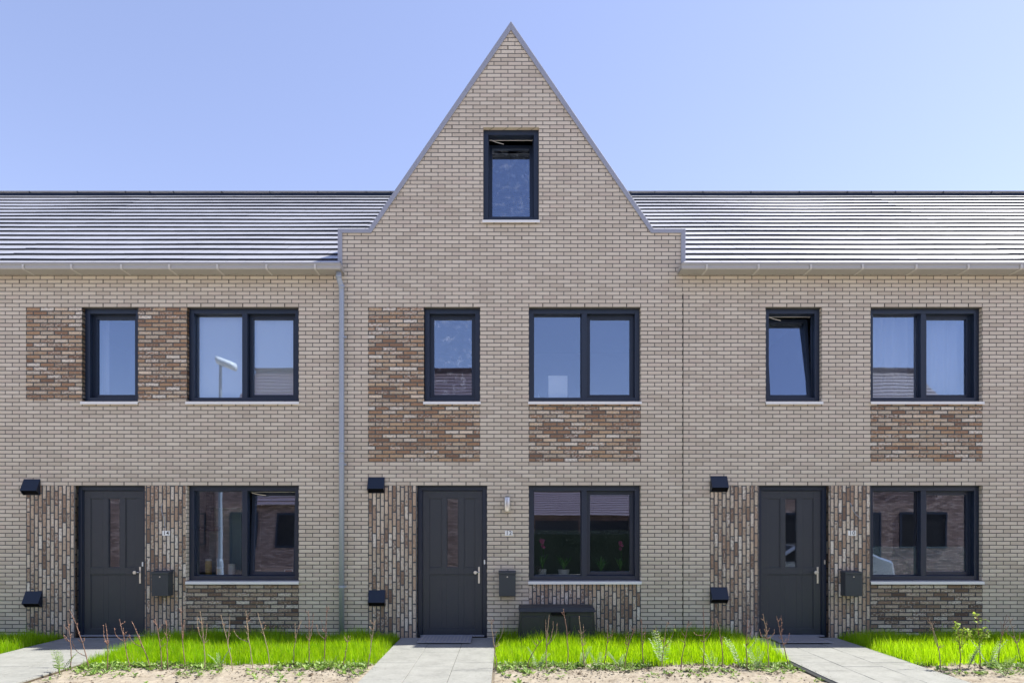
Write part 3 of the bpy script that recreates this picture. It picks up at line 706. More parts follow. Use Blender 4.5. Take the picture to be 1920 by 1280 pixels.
# ------------------------------------------------------------------ ground
def ground_mat(name, cols, scale=8, bump=.6, bd=.02, rough=.95):
    t = NT(name); c = t.coord(); n1 = t.noise(c, scale, 6, .65); n2 = t.noise(c, scale*7, 4, .7)
    k = t.ma('ADD', t.ma('MULTIPLY', n1, .6), t.ma('MULTIPLY', n2, .4))
    return t.fin(t.pbsdf(t.ramp(k, cols), rough, .2, k, bump, bd))
M['sand'] = ground_mat('sandy_soil', [(0, (.16, .125, .09)), (.38, (.15, .12, .09)), (.45, (.25, .215, .17)), (.56, (.30, .265, .215)), (.75, (.36, .325, .27))], 5)
M['soil'] = ground_mat('dark_soil', [(0, (.045, .035, .025)), (.5, (.09, .07, .05)), (1, (.16, .13, .10))], 14)
M['conc'] = ground_mat('concrete_slab', [(0, (.12, .12, .11)), (.38, (.205, .207, .195)), (.50, (.245, .247, .233)), (.62, (.275, .277, .262)), (1, (.31, .31, .30))], 3.1, .15, .004, .8)
M['conc2'] = ground_mat('light_paving', [(0, (.42, .40, .37)), (1, (.56, .54, .50))], 3, .2, .004)
M['clinker'] = brick_mat('street_clinker', [(0, (.44, .38, .32)), (.5, (.50, .44, .38)), (1, (.56, .50, .44))], (.2, .18, .15), bw=.21, bh=.10)
def sheet(name, x0, x1, y0, y1, z, m, lab=None):
    return tag(MB().quad((x0, y0, z), (x1, y0, z), (x1, y1, z), (x0, y1, z)).build(name, m), lab, None, None, 'structure')
sheet('ground', -400, 400, -400, 400, -.30, M['sand'])
def fbm(X, Y, s, octs=4, seed=0):
    rng = np.random.RandomState(seed); out = np.zeros_like(X); a = 1.; tot = 0
    for o in range(octs):
        g = rng.rand(256, 256); x = X*s; y = Y*s; xi = np.floor(x).astype(int); yi = np.floor(y).astype(int); fx = x-xi; fy = y-yi
        fx = fx*fx*(3-2*fx); fy = fy*fy*(3-2*fy)
        g00 = g[xi % 256, yi % 256]; g10 = g[(xi+1) % 256, yi % 256]; g01 = g[xi % 256, (yi+1) % 256]; g11 = g[(xi+1) % 256, (yi+1) % 256]
        out += a*((g00*(1-fx)+g10*fx)*(1-fy)+(g01*(1-fx)+g11*fx)*fy); tot += a; a *= .5; s *= 2.03
    return out/tot
def np_mesh(name, V, F, mats, smooth=True):
    me = bpy.data.meshes.new(name); nf, k = F.shape
    me.vertices.add(len(V)); me.vertices.foreach_set('co', V.astype(np.float32).ravel())
    me.loops.add(nf*k); me.loops.foreach_set('vertex_index', F.astype(np.int32).ravel())
    me.polygons.add(nf); me.polygons.foreach_set('loop_start', np.arange(0, nf*k, k, dtype=np.int32)); me.polygons.foreach_set('loop_total', np.full(nf, k, dtype=np.int32))
    if smooth: me.polygons.foreach_set('use_smooth', np.ones(nf, dtype=bool))
    for m in mats: me.materials.append(m)
    me.update(calc_edges=True); o = bpy.data.objects.new(name, me); COL.objects.link(o); return o
PATHS = [(-6.97, -5.47), (-1.67, -.17), (3.70, 5.20)]
GE = -2.05
def edge_y(x): return GE+.05*np.sin(x*2.1)+.04*np.sin(x*5.3+1)
# front garden soil, modelled clods
nx, ny = 1500, 230
xs = np.linspace(-10.5, 10.5, nx); ys = np.linspace(-4.6, -.0, ny); X, Y = np.meshgrid(xs, ys, indexing='ij')
Z = -.035+.045*(fbm(X, Y, 3, 3, 1)-.5)+.055*np.maximum(0, fbm(X, Y, 14, 4, 2)-.52)+.012*fbm(X, Y, 60, 2, 3)
for a, b_ in PATHS:
    m = np.clip((np.minimum(np.abs(X-a), np.abs(X-b_)))/.12, 0, 1); ins = (X > a-.01) & (X < b_+.01)
    Z = np.where(ins, -.05, Z*m+(-.03)*(1-m))
V = np.stack([X, Y, Z], -1).reshape(-1, 3); I = np.arange(nx*ny).reshape(nx, ny)
F = np.stack([I[:-1, :-1], I[1:, :-1], I[1:, 1:], I[:-1, 1:]], -1).reshape(-1, 4)
tag(np_mesh('garden_soil', V, F, [M['sand']]), None, None, None, 'structure')
# paths of 50 cm slabs
sb = random.Random(3)
pth = MB()
for a, b_ in PATHS:
    for c in range(3):
        y = .0-(.25 if c == 1 else 0.)-.02; first = True
        ytop = -.02
        while ytop > -4.6:
            ylo = max(y-.5 if not (first and c != 1) else y-.5, -4.6); 
            if first and c == 1: ylo = -.27
            dz = sb.uniform(-.002, .002); x0 = a+c*.5
            pth.box(x0+.0025, x0+.4975, ylo+.003, ytop-.001, -.045, .006+dz)
            ytop = ylo; y = ylo; first = False
    pth.box(a, b_, -4.6, -.02, -.046, -.012, 1)
tag(pth.build('path', [M['conc'], M['soil']], bevel=.003), None, None, None, 'structure')
ke = MB(); ke.box(3.635, 3.695, -4.6, -1.9, -.10, -.004); tag(ke.build('path_edging', M['chest']), None, None, None, 'structure')
# street
sheet('pavement', -60, 60, -6.4, -4.6, -.012, M['conc2'])
kb = MB().box(-60, 60, -6.52, -6.4, -.28, -.008); tag(kb.build('kerb', M['conc'], bevel=.01), None, None, None, 'structure')
sheet('street', -60, 60, -12.5, -6.52, -.12, M['clinker'])
kb = MB().box(-60, 60, -12.62, -12.5, -.28, -.008); tag(kb.build('kerb', M['conc'], bevel=.01), None, None, None, 'structure')
sheet('pavement', -60, 60, -14.3, -12.62, -.012, M['conc2'])

# ------------------------------------------------------------------ grass
def grass_mat():
    t = NT('grass_blade'); oi = t.n('NewGeometry'); rnd_ = oi.outputs['Random Per Island']
    col = t.ramp(rnd_, [(0, (.08, .21, .006)), (.35, (.17, .37, .010)), (.8, (.31, .51, .012)), (.90, (.42, .58, .03)), (1, (.56, .50, .20))])
    pn = t.noise(t.coord(), 2.6, 4, .65); k_ = t.n('MapRange', {0: pn, 1: .35, 2: .65, 3: .62, 4: 1.05}).outputs[0]
    cs = t.n('VectorMath', {0: col}, operation='SCALE'); t.put(cs.inputs['Scale'], k_); col = cs.outputs[0]
    df = t.n('BsdfDiffuse', {0: col}); tr = t.n('BsdfTranslucent', {0: t.mix(.60, col, (.66, 1.0, .004))}); gl = t.n('BsdfGlossy', {0: (.5, .55, .4, 1), 'Roughness': .35})
    m1 = t.n('MixShader', {0: .62}); t.t.links.new(df.outputs[0], m1.inputs[1]); t.t.links.new(tr.outputs[0], m1.inputs[2])
    m2 = t.n('MixShader', {0: .02}); t.t.links.new(m1.outputs[0], m2.inputs[1]); t.t.links.new(gl.outputs[0], m2.inputs[2])
    return t.fin(m2.outputs[0])
M['grass'] = grass_mat()
def blades(n, x0, x1, y0, y1, hmin, hmax, wid, seed, keep=None):
    rg = np.random.RandomState(seed); x = rg.uniform(x0, x1, n); y = rg.uniform(y0, y1, n)
    k = np.ones(n, bool)
    for a, b_ in PATHS: k &= ~((x > a-.01) & (x < b_+.01))
    k &= y > edge_y(x)+rg.exponential(.018, n)*0-.0
    if keep is not None: k &= keep(x, y, rg)
    x, y = x[k], y[k]; n = len(x)
    dn = fbm(x, y, 2.2, 3, 8); h = (hmin+(hmax-hmin)*rg.rand(n)**1.3)*(.50+1.0*dn)
    ed = np.ones(n)
    for a, b_ in PATHS: ed = np.minimum(ed, .45+np.minimum(np.abs(x-a), np.abs(x-b_))/.15)
    ed = np.minimum(ed, .55+(y-edge_y(x))/.2); h *= np.clip(ed, .4, 1)
    an = rg.uniform(0, 2*np.pi, n); lean = rg.rayleigh(.17, n)*h; la = rg.uniform(0, 2*np.pi, n); w_ = wid*(.6+.8*rg.rand(n))
    dx, dy = np.cos(an)*w_, np.sin(an)*w_; lx, ly = np.cos(la)*lean, np.sin(la)*lean
    z0 = np.full(n, -.03)
    P = lambda sx, t_, ww: np.stack([x+sx*dx*ww+lx*t_**2, y+sx*dy*ww+ly*t_**2, z0+h*t_*(1-.12*t_)], -1)
    V = np.stack([P(-1, 0, 1.), P(1, 0, 1.), P(-1, .55, .8), P(1, .55, .8), P(0, 1., 0)], 1).reshape(-1, 3)
    b = np.arange(n)[:, None]*5
    F = np.concatenate([b+np.array([[0, 1, 3]]), b+np.array([[0, 3, 2]]), b+np.array([[2, 3, 4]])], 0)
    return V, F
V1, F1 = blades(170000, -9.6, 9.6, -2.2, -.02, .11, .25, .0025, 1)
V2, F2 = blades(4500, -9.6, 9.6, -2.1, -.05, .24, .34, .0022, 2)
V = np.concatenate([V1, V2]); F = np.concatenate([F1, F2+len(V1)])
tag(np_mesh('lawn', V, F, [M['grass']], False), 'bright green unmown grass strip along the facade', 'grass', None, 'stuff')
# soil under the grass
lb = MB()
segs = [(-10.4, -6.97), (-5.47, -1.67), (-.17, 3.70), (5.20, 10.4)]

# weeds and debris on the sand
def leaf_cloud(name, spots, mat, seed, rmin, rmax, lab, cat):
    rg = random.Random(seed); b = MB()
    for (x, y, s) in spots:
        for k in range(rg.randint(4, 9)):
            an = rg.uniform(0, 6.28); el = rg.uniform(.15, 1.1); ln = rg.uniform(rmin, rmax)*s; d = Vector((math.cos(an)*math.cos(el), math.sin(an)*math.cos(el), math.sin(el)))
            sd = Vector((-math.sin(an), math.cos(an), 0))*ln*.22; p = Vector((x+rg.uniform(-.01, .01), y+rg.uniform(-.01, .01), -.015))
            m_ = p+d*ln*.55; e = p+d*ln+Vector((0, 0, -.15*ln))
            b.add([p, m_+sd, e, m_-sd], [(0, 1, 2, 3)])
    return tag(b.build(name, mat), lab, cat, None, 'stuff')
def leaf_mat(name, c1, c2):
    t = NT(name); r_ = t.n('NewGeometry').outputs['Random Per Island']; col = t.ramp(r_, [(0, c1), (1, c2)])
    df = t.n('BsdfPrincipled', {'Base Color': col, 'Roughness': .5}); tr = t.n('BsdfTranslucent', {0: col}); m1 = t.n('MixShader', {0: .35})
    t.t.links.new(df.outputs[0], m1.inputs[1]); t.t.links.new(tr.outputs[0], m1.inputs[2]); return t.fin(m1.outputs[0])
M['weed'] = leaf_mat('weed_leaf', (.10, .20, .03), (.26, .38, .07))
M['pale'] = leaf_mat('pale_herb_leaf', (.26, .36, .16), (.50, .60, .38))
M['lime'] = leaf_mat('young_leaf', (.22, .38, .04), (.50, .60, .10))
def inpath(x): return any(a-.05 < x < b_+.05 for a, b_ in PATHS)
rg = random.Random(11); sp = []
while len(sp) < 2600:
    x = rg.uniform(-9, 9); d = rg.expovariate(4.2); y = GE+.03-d
    if inpath(x) or y < -3.6: continue
    if mn.noise(Vector((x*1.3, y*2.5, 4))) < -.08: continue
    sp.append((x, y, rg.uniform(.6, 2.0)))
leaf_cloud('weeds', sp, M['weed'], 5, .015, .05, 'low green weeds creeping over the sandy soil edge', 'weeds')
# dark clods and mulch crumbs
rg = random.Random(12); b = MB()
for k in range(6500):
    x = rg.uniform(-9, 9); d = rg.expovariate(2.4); y = GE+.02-d
    if inpath(x) or y < -3.9: continue
    if mn.noise(Vector((x*1.6, y*3, 9))) < -.05 and rg.random() < .8: continue
    s = rg.uniform(.004, .020)*(1.9 if rg.random() < .08 else 1); c = Vector((x, y, -.012+rg.uniform(-.004, .010)))
    vs = [c+Vector((math.cos(a)*s*rg.uniform(.6, 1.2), math.sin(a)*s*rg.uniform(.6, 1.2), 0)) for a in (0, 1.57, 3.14, 4.71)]+[c+Vector((rg.uniform(-.3, .3)*s, rg.uniform(-.3, .3)*s, s*rg.uniform(.5, .9)))]
    b.add(vs, [(0, 1, 4), (1, 2, 4), (2, 3, 4), (3, 0, 4)], rg.choice((0, 0, 1)))
for k in range(1500):
    a_, b2 = rg.choice(PATHS); sd_ = rg.choice((0, 1)); x = (a_+rg.expovariate(14) if sd_ == 0 else b2-rg.expovariate(14)); y = rg.uniform(-3.9, -.3); s = rg.uniform(.002, .006); c = Vector((x, y, .006))
    vs = [c+Vector((math.cos(a)*s*rg.uniform(.6, 1.2), math.sin(a)*s*rg.uniform(.6, 1.2), 0)) for a in (0, 1.57, 3.14, 4.71)]+[c+Vector((0, 0, s*.6))]
    b.add(vs, [(0, 1, 4), (1, 2, 4), (2, 3, 4), (3, 0, 4)], rg.choice((0, 1)))
tag(b.build('soil_crumbs', [M['soil'], M['sand']]), 'dark crumbs and small clods lying on pale sand', 'soil', None, 'stuff')

# ------------------------------------------------------------------ saplings
M['bark'] = smat('reddish_bark', (.20, .12, .09), .7, .3, var=.3, scale=30)
M['bark2'] = smat('tan_bark', (.27, .21, .14), .7, .3, var=.3, scale=30)
M['bud'] = smat('pale_bud', (.42, .24, .17), .6, .3, var=.3, scale=40)
def gpos(px, py):
    dd = D*205./(py-CY)*1.0; y = dd-D; return wx(px, y), y
def sapling(base, tips, label, leafy=0, m='bark', seed=0, buds=1.):
    rg = random.Random(seed*17+3); x, y = gpos(*base); t = tag(empty('sapling', (x, y, -.03)), label, 'sapling', 'young hedge saplings planted along the lawn edge')
    st = MB(); bd = MB(); lf = MB()
    main = tips[0]; tx, tz = wx(main[0], y)-x, wz(main[1], y)+.03
    n = 9; P = []
    bend = rg.uniform(-.02, .02); ydev = rg.uniform(-.06, .06)
    for i in range(n+1):
        s = i/n; P.append(Vector((tx*s**1.4+bend*math.sin(s*3.14)+rg.uniform(-.005, .005), ydev*s+rg.uniform(-.005, .005), tz*s)))
    P[-1] = Vector((tx, ydev, tz))
    st.tube(P, [.0068-.0040*i/n for i in range(n+1)], 6)
    lines = [P]
    for k, tp in enumerate(tips[1:]):
        bx, bz = wx(tp[0], y)-x, wz(tp[1], y)+.03
        j = max(2, min(n-1, int(n*(.45 if bz > .4 else .3)+rg.randint(0, 1)))); A = P[j]
        if A.z > bz-.03: A = P[max(1, j-2)]
        e = Vector((bx, ydev+rg.uniform(-.05, .05), bz)); Q = [A]
        for i in range(1, 6):
            s = i/5; Q.append(A.lerp(e, s)+Vector(((bx-A.x)*.25*math.sin(s*3.14)+rg.uniform(-.004, .004), 0, -.02*math.sin(s*3.14))))
        st.tube(Q, [.0042-.0022*i/5 for i in range(6)], 5); lines.append(Q)
    for k in range(rg.randint(2, 5)):       # short spurs
        A = P[rg.randint(4, n-1)]; dr = Vector((rg.choice((-1, 1))*rg.uniform(.02, .06), rg.uniform(-.03, .03), rg.uniform(.02, .07)))
        Q = [A, A+dr*.6, A+dr+Vector((0, 0, .012))]; st.tube(Q, [.0034, .003, .002], 5); lines.append(Q)
    for L_ in lines:
        for i in range(1, len(L_)):
            for r in range(2):
                if rg.random() < .62*buds and (L_[i].z > .16):
                    s = rg.random(); c = L_[i-1].lerp(L_[i], s); o_ = Vector((rg.uniform(-1, 1), rg.uniform(-1, 1), rg.uniform(.4, 1.2))).normalized(); z = rg.uniform(.007, .014)
                    bd.tube([c, c+o_*z*.5, c+o_*z], [.0022, .0048, .001], 5)
                if leafy and L_[i].z > .22 and rg.random() < leafy:
                    c = L_[i-1].lerp(L_[i], rg.random())
                    for q_ in range(rg.randint(2, 5)):
                        o_ = Vector((rg.uniform(-1, 1), rg.uniform(-1, 1), rg.uniform(-.4, .7))).normalized(); ln = rg.uniform(.025, .05)
                        sd = o_.cross(Vector((0, .3, 1))).normalized()*ln*.36; a = c+o_*.012
                        lf.add([a, a+o_*ln*.4+sd, a+o_*ln*.75+sd*.6, a+o_*ln-Vector((0, 0, ln*.2)), a+o_*ln*.75-sd*.6, a+o_*ln*.4-sd], [(0, 1, 2, 3, 4, 5)])
    if bd.v and len(bd.v) < 15*14: st.add(bd.v, bd.f)
    elif bd.v: bd.build('buds', M['bud'], t)
    st.build('stem', M[m], t)
    if lf.v: lf.build('leaves', M['lime'], t)
SAP = [
 ((132, 1250), [(125, 1162), (118, 1185)], 'leftmost bare sapling, in front of the path to the left door', 0, 'bark'),
 ((166, 1250), [(135, 1142), (148, 1166), (140, 1200)], 'bare sapling leaning left before the left jamb of the left door', 0, 'bark'),
 ((201, 1254), [(202, 1167), (194, 1171), (207, 1178)], 'bare forked sapling before the left half of the left door', 0, 'bark'),
 ((243, 1250), [(223, 1160), (214, 1178), (232, 1175)], 'bare sapling before the middle of the left door, leaning left with a low left fork', 0, 'bark'),
 ((281, 1248), [(250, 1163), (247, 1186), (262, 1188)], 'bare sapling before the handle side of the left door', 0, 'bark'),
 ((303, 1249), [(292, 1160)], 'thin straight sapling just below the left side of the mailbox beside the left door', 0, 'bark'),
 ((314, 1251), [(311, 1161)], 'thin sapling just below the right side of the mailbox beside the left door', 0, 'bark'),
 ((347, 1247), [(338, 1136), (341, 1160), (346, 1170)], 'tallest bare sapling below the left corner of ground floor window of the left house', 0, 'bark'),
 ((385, 1250), [(372, 1145), (366, 1155), (380, 1158), (386, 1167)], 'many branched bare sapling before the left end of the dark flat brick panel', 0, 'bark2'),
 ((436, 1252), [(413, 1153), (428, 1153)], 'wide forked pale sapling below the middle of ground floor window of the left house', 0, 'bark2'),
 ((474, 1248), [(459, 1142), (463, 1155), (437, 1178)], 'bare sapling with long left branch below the tilted ground floor sash', 0, 'bark2'),
 ((506, 1244), [(482, 1148)], 'single bent sapling before the right half of the dark brick panel of the left house', 0, 'bark2'),
 ((551, 1244), [(566, 1160), (554, 1165)], 'bare sapling below the right corner of ground floor window of the left house', 0, 'bark2'),
 ((579, 1244), [(577, 1143), (585, 1150), (580, 1160)], 'upright bundle like sapling left of the downpipe', 0, 'bark'),
 ((608, 1243), [(614, 1135), (594, 1168), (605, 1160)], 'three forked sapling closest on the left to the downpipe', 0, 'bark'),
 ((643, 1246), [(652, 1190)], 'short sapling with buds just right of the downpipe foot', 0, 'bark'),
 ((689, 1250), [(702, 1162), (696, 1190)], 'bare sapling below the lower vent hood of the gabled house', 0, 'bark2'),
 ((933, 1252), [(921, 1156), (946, 1153)], 'wide Y shaped sapling right of the middle door at the path edge', 0, 'bark2'),
 ((988, 1252), [(1018, 1196)], 'short sapling leaning right before the left end of the storage chest', 0, 'bark'),
 ((1025, 1252), [(1030, 1152), (1024, 1162), (1038, 1165), (1046, 1167)], 'many forked sapling before the left half of the storage chest', 0, 'bark2'),
 ((1064, 1247), [(1056, 1140)], 'tall single bent sapling before the middle of the storage chest', 0, 'bark'),
 ((1096, 1249), [(1085, 1153), (1093, 1168)], 'zigzag sapling before the right end of the storage chest', 0, 'bark2'),
 ((1132, 1245), [(1139, 1168), (1149, 1175)], 'sapling right of the storage chest with small top fork', 0, 'bark'),
 ((1171, 1251), [(1190, 1172), (1178, 1184), (1172, 1186)], 'right leaning sapling below the right sash of ground floor window of the middle house', 0, 'bark'),
 ((1207, 1245), [(1201, 1158), (1210, 1170)], 'bare sapling at the right corner of ground floor window of the middle house', 0, 'bark'),
 ((1240, 1246), [(1250, 1164), (1229, 1172), (1263, 1171)], 'sapling with small yellow green leaves left of the wall joint', .30, 'bark2'),
 ((1276, 1250), [(1289, 1162)], 'thin straight sapling right of the wall joint', 0, 'bark'),
 ((1318, 1252), [(1320, 1138), (1303, 1185), (1340, 1160)], 'tall dark stemmed sapling left of the lower vent hood of the right house', 0, 'bark'),
 ((1355, 1245), [(1344, 1160), (1349, 1178)], 'faint thin sapling below the lower vent hood of the right house', 0, 'bark'),
 ((1401, 1252), [(1400, 1152), (1408, 1154)], 'bare sapling before the upright brick left of the right door', 0, 'bark'),
 ((1440, 1250), [(1428, 1150), (1424, 1180), (1450, 1178), (1435, 1162)], 'yellow budded sapling before the left jamb of the right door', 0, 'bark2'),
 ((1479, 1247), [(1457, 1155), (1467, 1153), (1481, 1186)], 'reddish forked sapling before the lower panel of the right door', 0, 'bark'),
 ((1763, 1252), [(1739, 1160), (1747, 1164)], 'bare forked sapling left of the two green leafed saplings', 0, 'bark2'),
 ((1800, 1254), [(1790, 1160), (1800, 1170), (1808, 1180)], 'left one of the two green leafed saplings below ground floor window of the right house', .75, 'bark'),
 ((1836, 1247), [(1825, 1150), (1844, 1158), (1848, 1178), (1816, 1172)], 'right one of the two green leafed saplings below ground floor window of the right house', .85, 'bark'),
 ((1872, 1242), [(1882, 1150), (1876, 1165)], 'thin brown sapling right of the leafed pair', 0, 'bark'),
 ((1915, 1240), [(1897, 1157), (1889, 1172), (1918, 1185)], 'rightmost bare sapling at the edge of the picture', 0, 'bark2')]
for i, (b_, tp, lb_, lf_, m_) in enumerate(SAP):
    sapling(b_, tp, lb_, lf_, m_, i+1, 1.6 if i in (0, 1, 2, 3, 4, 30, 31) else 1.)

def herb(px, py, hgt, label, m='pale', seed=0, wide=1.):
    rg = random.Random(seed+77); x, y = gpos(px, py); t = tag(empty('weed_plant', (x, y, -.03)), label, 'weed', 'feathery pale weeds among the saplings')
    st = MB(); lf = MB(); sc2 = hgt/(D*118.5)*(D+y)*1.0
    for k in range(rg.randint(4, 6)):
        an = rg.uniform(0, 6.28); hh = sc2*rg.uniform(.6, 1.)
        e = Vector((math.cos(an)*sc2*.45*wide, math.sin(an)*sc2*.3, hh)); Q = [Vector((0, 0, 0)), e*.5+Vector((0, 0, hh*.12)), e]
        st.tube(Q, [.003, .0022, .001], 5)
        for j in range(9):
            s = .25+.75*j/8; c = (Q[0].lerp(Q[1], s*2) if s < .5 else Q[1].lerp(Q[2], s*2-1))
            for sd_ in (-1, 1):
                d = Vector((math.sin(an)*sd_+math.cos(an)*.5, -math.cos(an)*sd_+math.sin(an)*.5, rg.uniform(.0, .5))).normalized(); ln = sc2*.15*(1.15-s*.6)
                nn = Vector((rg.uniform(-.3, .3), -.4, 1)).normalized(); w_ = d.cross(nn)*ln*.13
                lf.add([c, c+d*ln*.5+w_, c+d*ln, c+d*ln*.5-w_], [(0, 1, 2, 3)])
                for q_ in (.4, .7):
                    c2 = c+d*ln*q_; d2 = (d+Vector((0, 0, .9))).normalized(); lf.add([c2, c2+d2*ln*.2+w_*.6, c2+d2*ln*.38, c2+d2*ln*.2-w_*.6], [(0, 1, 2, 3)])
    st.build('stems', M[m], t); lf.build('leaves', M[m], t)
HERB = [(112, 1262, 62, 'dark green weed at the right edge of the path to the left door', 'weed', 1.), (412, 1246, 36, 'pale feathery weed below the middle of ground floor window of the left house', 'pale', 1.3), (618, 1252, 30, 'low weed on the sand just before the downpipe', 'weed', 1.2),
        (1008, 1250, 42, 'pale weed before the left end of the storage chest', 'pale', 1.2), (1090, 1246, 40, 'pale weed before the right end of the storage chest', 'pale', 1.), (1120, 1250, 34, 'pale feathery weed just right of the storage chest', 'pale', 1.3),
        (1160, 1246, 36, 'pale weed below the right sash of ground floor window of the middle house', 'pale', 1.2), (1242, 1244, 62, 'tall pale weed at the foot of the yellow leafed sapling', 'pale', .9), (1337, 1250, 40, 'pale weed below the lower vent hood of the right house', 'pale', 1.2),
        (1390, 1250, 60, 'broad pale feathery weed left of the path to the right door', 'pale', 1.2), (1418, 1250, 48, 'pale weed between the broad feathery weed and the yellow budded sapling', 'pale', 1.), (1815, 1248, 48, 'pale weed between the two green leafed saplings', 'pale', 1.),
        (1855, 1248, 60, 'tall pale weed right of the green leafed saplings', 'pale', 1.2), (1885, 1262, 50, 'greenish weed near the right edge of the picture', 'weed', 1.3)]
for i, (px, py, h_, lb_, m_, wd_) in enumerate(HERB): herb(px, py, h_, lb_, m_, i, wd_)

# ------------------------------------------------------------------ the other side of the street (seen in the panes)
def opp_house(x0, yf, w_, lab, depth=9., ez=5.6, rz=9.2, seed=0):
    t = tag(empty('brick_house', (x0, yf, 0)), lab, 'house', 'houses on the other side of the street')
    b = MB(); b.box(0, w_, -depth, 0, -.2, ez)
    for xx in (0.001, w_-.161): b.prism([(-depth, ez), (-depth/2, rz-.08), (0, ez)], xx, xx+.16, 'x')
    b.build('wall', M['opp'], t)
    r = MB(); th = math.atan2(rz-ez, depth/2); c, s = math.cos(th), math.sin(th); n = int((depth/2+.3)/c/G_ROW)+1
    tile_rows(r, (w_, .28, ez-.12), (-1, 0, 0), (0, -c, s), (0, s, c), w_, 0, n, tw=.6, seed=seed)
    tile_rows(r, (0, -depth-.28, ez-.12), (1, 0, 0), (0, c, s), (0, -s, c), w_, 0, n, tw=1.2, seed=seed)
    r.build('roof', M['tile_opp'], t)
    for (a, b_, z0, z1) in ((.6, 1.6, 0., 2.4), (2.4, 4.4, .9, 2.4), (.8, 1.6, 3.7, 5.2), (2.4, 4.4, 3.7, 5.2)):
        f = MB().ring(a, b_, z0, z1, .08, .08, .08, .08, .003, .05); isd = z0 == 0
        fo = f.build('door' if isd else 'window', M['frame'], t)
        MB().box(a+.08, b_-.08, .004, .02, z0+.08, z1-.08).build('door_leaf' if isd else 'pane', M['door'] if isd else M['ink'], fo)
opp_house(-12.2, -17.5, 5.3, 'red brown brick house across the street, left row outer', seed=51)
t = tag(empty('flat_roofed_building', (-24, -19, 0)), 'flat roofed brick building across the street at the far left', 'building')
MB().box(0, 11.6, -8, 0, -.2, 5.2).build('wall', M['opp'], t); MB().box(-.1, 11.7, -8.1, .1, 5.2, 5.35).build('roof_edge', M['frame'], t)
for k in range(5): MB().ring(.8+k*2.2, 1.9+k*2.2, 1.0, 2.4, .07, .07, .07, .07, .003, .05).build('window', M['frame'], t)
opp_house(-6.9, -17.5, 5.3, 'red brown brick house across the street, left row inner', seed=52)
opp_house(8.4, -17.5, 5.7, 'red brown brick house across the street, right row inner', seed=53)
opp_house(14.1, -17.5, 5.7, 'red brown brick house across the street, right row outer', seed=54)
t = tag(empty('garage_block', (-2.0, -30, 0)), 'low brick garage block with tiled roof far across the street', 'garage')
b = MB(); b.box(0, 9.8, -6, 0, -.2, 2.6)
for xx in (.001, 9.64): b.prism([(-6, 2.6), (-3, 4.1), (0, 2.6)], xx, xx+.16, 'x')
b.build('wall', M['opp'], t)
r = MB(); th = math.atan2(1.55, 3.0); tile_rows(r, (9.8, .2, 2.5), (-1, 0, 0), (0, -math.cos(th), math.sin(th)), (0, math.sin(th), math.cos(th)), 9.8, 0, 11, tw=.8, seed=60)
tile_rows(r, (0, -6.2, 2.5), (1, 0, 0), (0, math.cos(th), math.sin(th)), (0, -math.sin(th), math.cos(th)), 9.8, 0, 11, tw=1.2, seed=61)
r.build('roof', M['tile_opp'], t)
for k in range(3): MB().ring(.6+k*3.1, 3.2+k*3.1, 0, 2.2, .08, .08, 0, .08, .003, .05).box(.68+k*3.1, 3.12+k*3.1, .004, .02, 0, 2.12).build('garage_door', M['door'], t)
t = tag(empty('hedge', (-1.4, -15.2, 0)), 'dark green clipped hedge across the street between the two rows', 'hedge')
b = MB(); rg = random.Random(90)
for k in range(9000):
    x = rg.uniform(0, 9.4); f_ = rg.random(); y, z = (rg.uniform(.62, .80), rg.uniform(0, 1.6)) if f_ < .7 else (rg.uniform(0, .8), 1.6+rg.uniform(-.08, .05))
    d = Vector((rg.uniform(-1, 1), rg.uniform(-.3, 1), rg.uniform(-.6, 1))).normalized()*rg.uniform(.03, .06); e_ = d.cross(Vector((rg.uniform(-1, 1), .4, 1))).normalized()*d.length*.4; c = Vector((x, y, z))
    b.add([c, c+d*.5+e_, c+d, c+d*.5-e_], [(0, 1, 2, 3)])
b.build('foliage', M['hedge'], t); MB().box(.05, 9.35, .05, .62, 0, 1.52).build('twigs', M['hedge'], t)
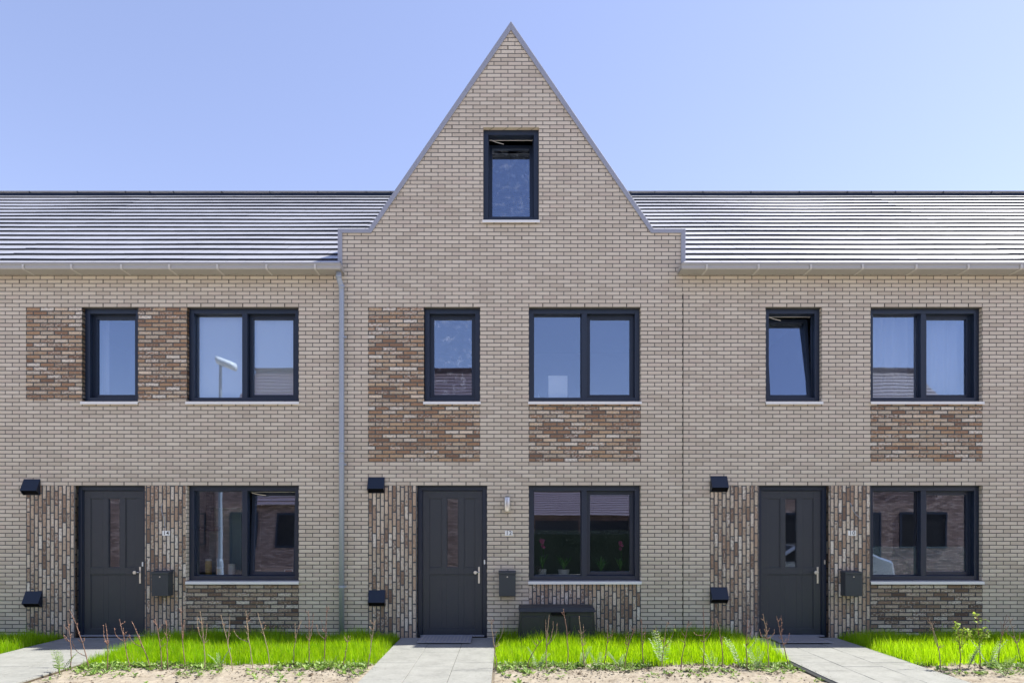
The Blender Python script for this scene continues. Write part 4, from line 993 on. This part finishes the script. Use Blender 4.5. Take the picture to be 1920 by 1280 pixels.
# street lamp
t = tag(empty('street_lamp', (wx(413, 6.54), -6.2, 0)), 'grey street lamp with flat slanted head on the pavement edge', 'street lamp')
MB().tube([(0, 0, -.1), (0, 0, .9), (0, 0, .95), (0, 0, 5.93)], [.075, .075, .055, .038], 16).build('pole', M['pipe'], t)
hd = MB(); vs = []
for i in range(7):
    s = i/6; wd_ = .19*math.sin(math.pi*(.12+.80*s))**.5+.01; x = -.10+s*.50; z = 5.99-.19*s
    vs.append([(x, -wd_, z), (x, -wd_*.7, z+.09), (x, 0, z+.125), (x, wd_*.7, z+.09), (x, wd_, z), (x, 0, z-.09)])
o_ = []
for r_ in vs: o_ += r_
fs = [(i*6+k, i*6+(k+1) % 6, (i+1)*6+(k+1) % 6, (i+1)*6+k) for i in range(6) for k in range(6)]+[(5, 4, 3, 2, 1, 0), tuple(range(36, 42))]
hd.add(o_, fs); hd.build('lamp_head', M['whitepl'], t, smooth=True)
# parked car (reflected in the window of the right house)
t = tag(empty('parked_car', (8.1, -7.5, -.12)), 'light grey parked hatchback in the street before the right house', 'car')
M['carp'] = smat('silver_car_paint', (.45, .46, .48), .3, .5, metal=.6, var=.02, coat=1.)
prof = [(-2.0, .35), (-2.05, .62), (-1.95, .85), (-1.25, .98), (-.55, 1.40), (.9, 1.46), (1.65, 1.10), (2.0, .98), (2.05, .55), (1.95, .30), (1.68, .30), (1.6, .55), (1.3, .66), (1.0, .55), (.92, .28), (-.92, .28), (-1.0, .55), (-1.3, .66), (-1.6, .55), (-1.68, .32)]
b = MB(); b.prism(prof, -.86, .86, 'y'); b.build('body', M['carp'], t, bevel=.06)
gw_ = [(-1.10, .99), (-.52, 1.35), (.86, 1.39), (1.45, 1.10), (1.3, .99)]
MB().prism(gw_, -.866, .866, 'y').build('side_window', M['ink'], t)
MB().prism([(-1.22, 1.0), (-1.20, 1.02), (-.60, 1.385), (-.62, 1.36)], -.70, .70, 'y').build('windscreen', M['ink'], t)
for xx in (-1.3, 1.3):
    for yy in (-.78, .78):
        w_ = MB().tube([(xx, yy-.1, .31), (xx, yy+.1, .31)], .31, 24).build('wheel', M['ink'], t, bevel=.02)
        MB().tube([(xx, yy-.106 if yy < 0 else yy+.09, .31), (xx, yy-.09 if yy < 0 else yy+.106, .31)], .19, 16).build('rim', M['steel'], w_)
for yy in (-.62, .62): MB().box(-2.06, -1.96, yy-.16, yy+.16, .66, .80).build('headlight', M['glass'], t, bevel=.02)
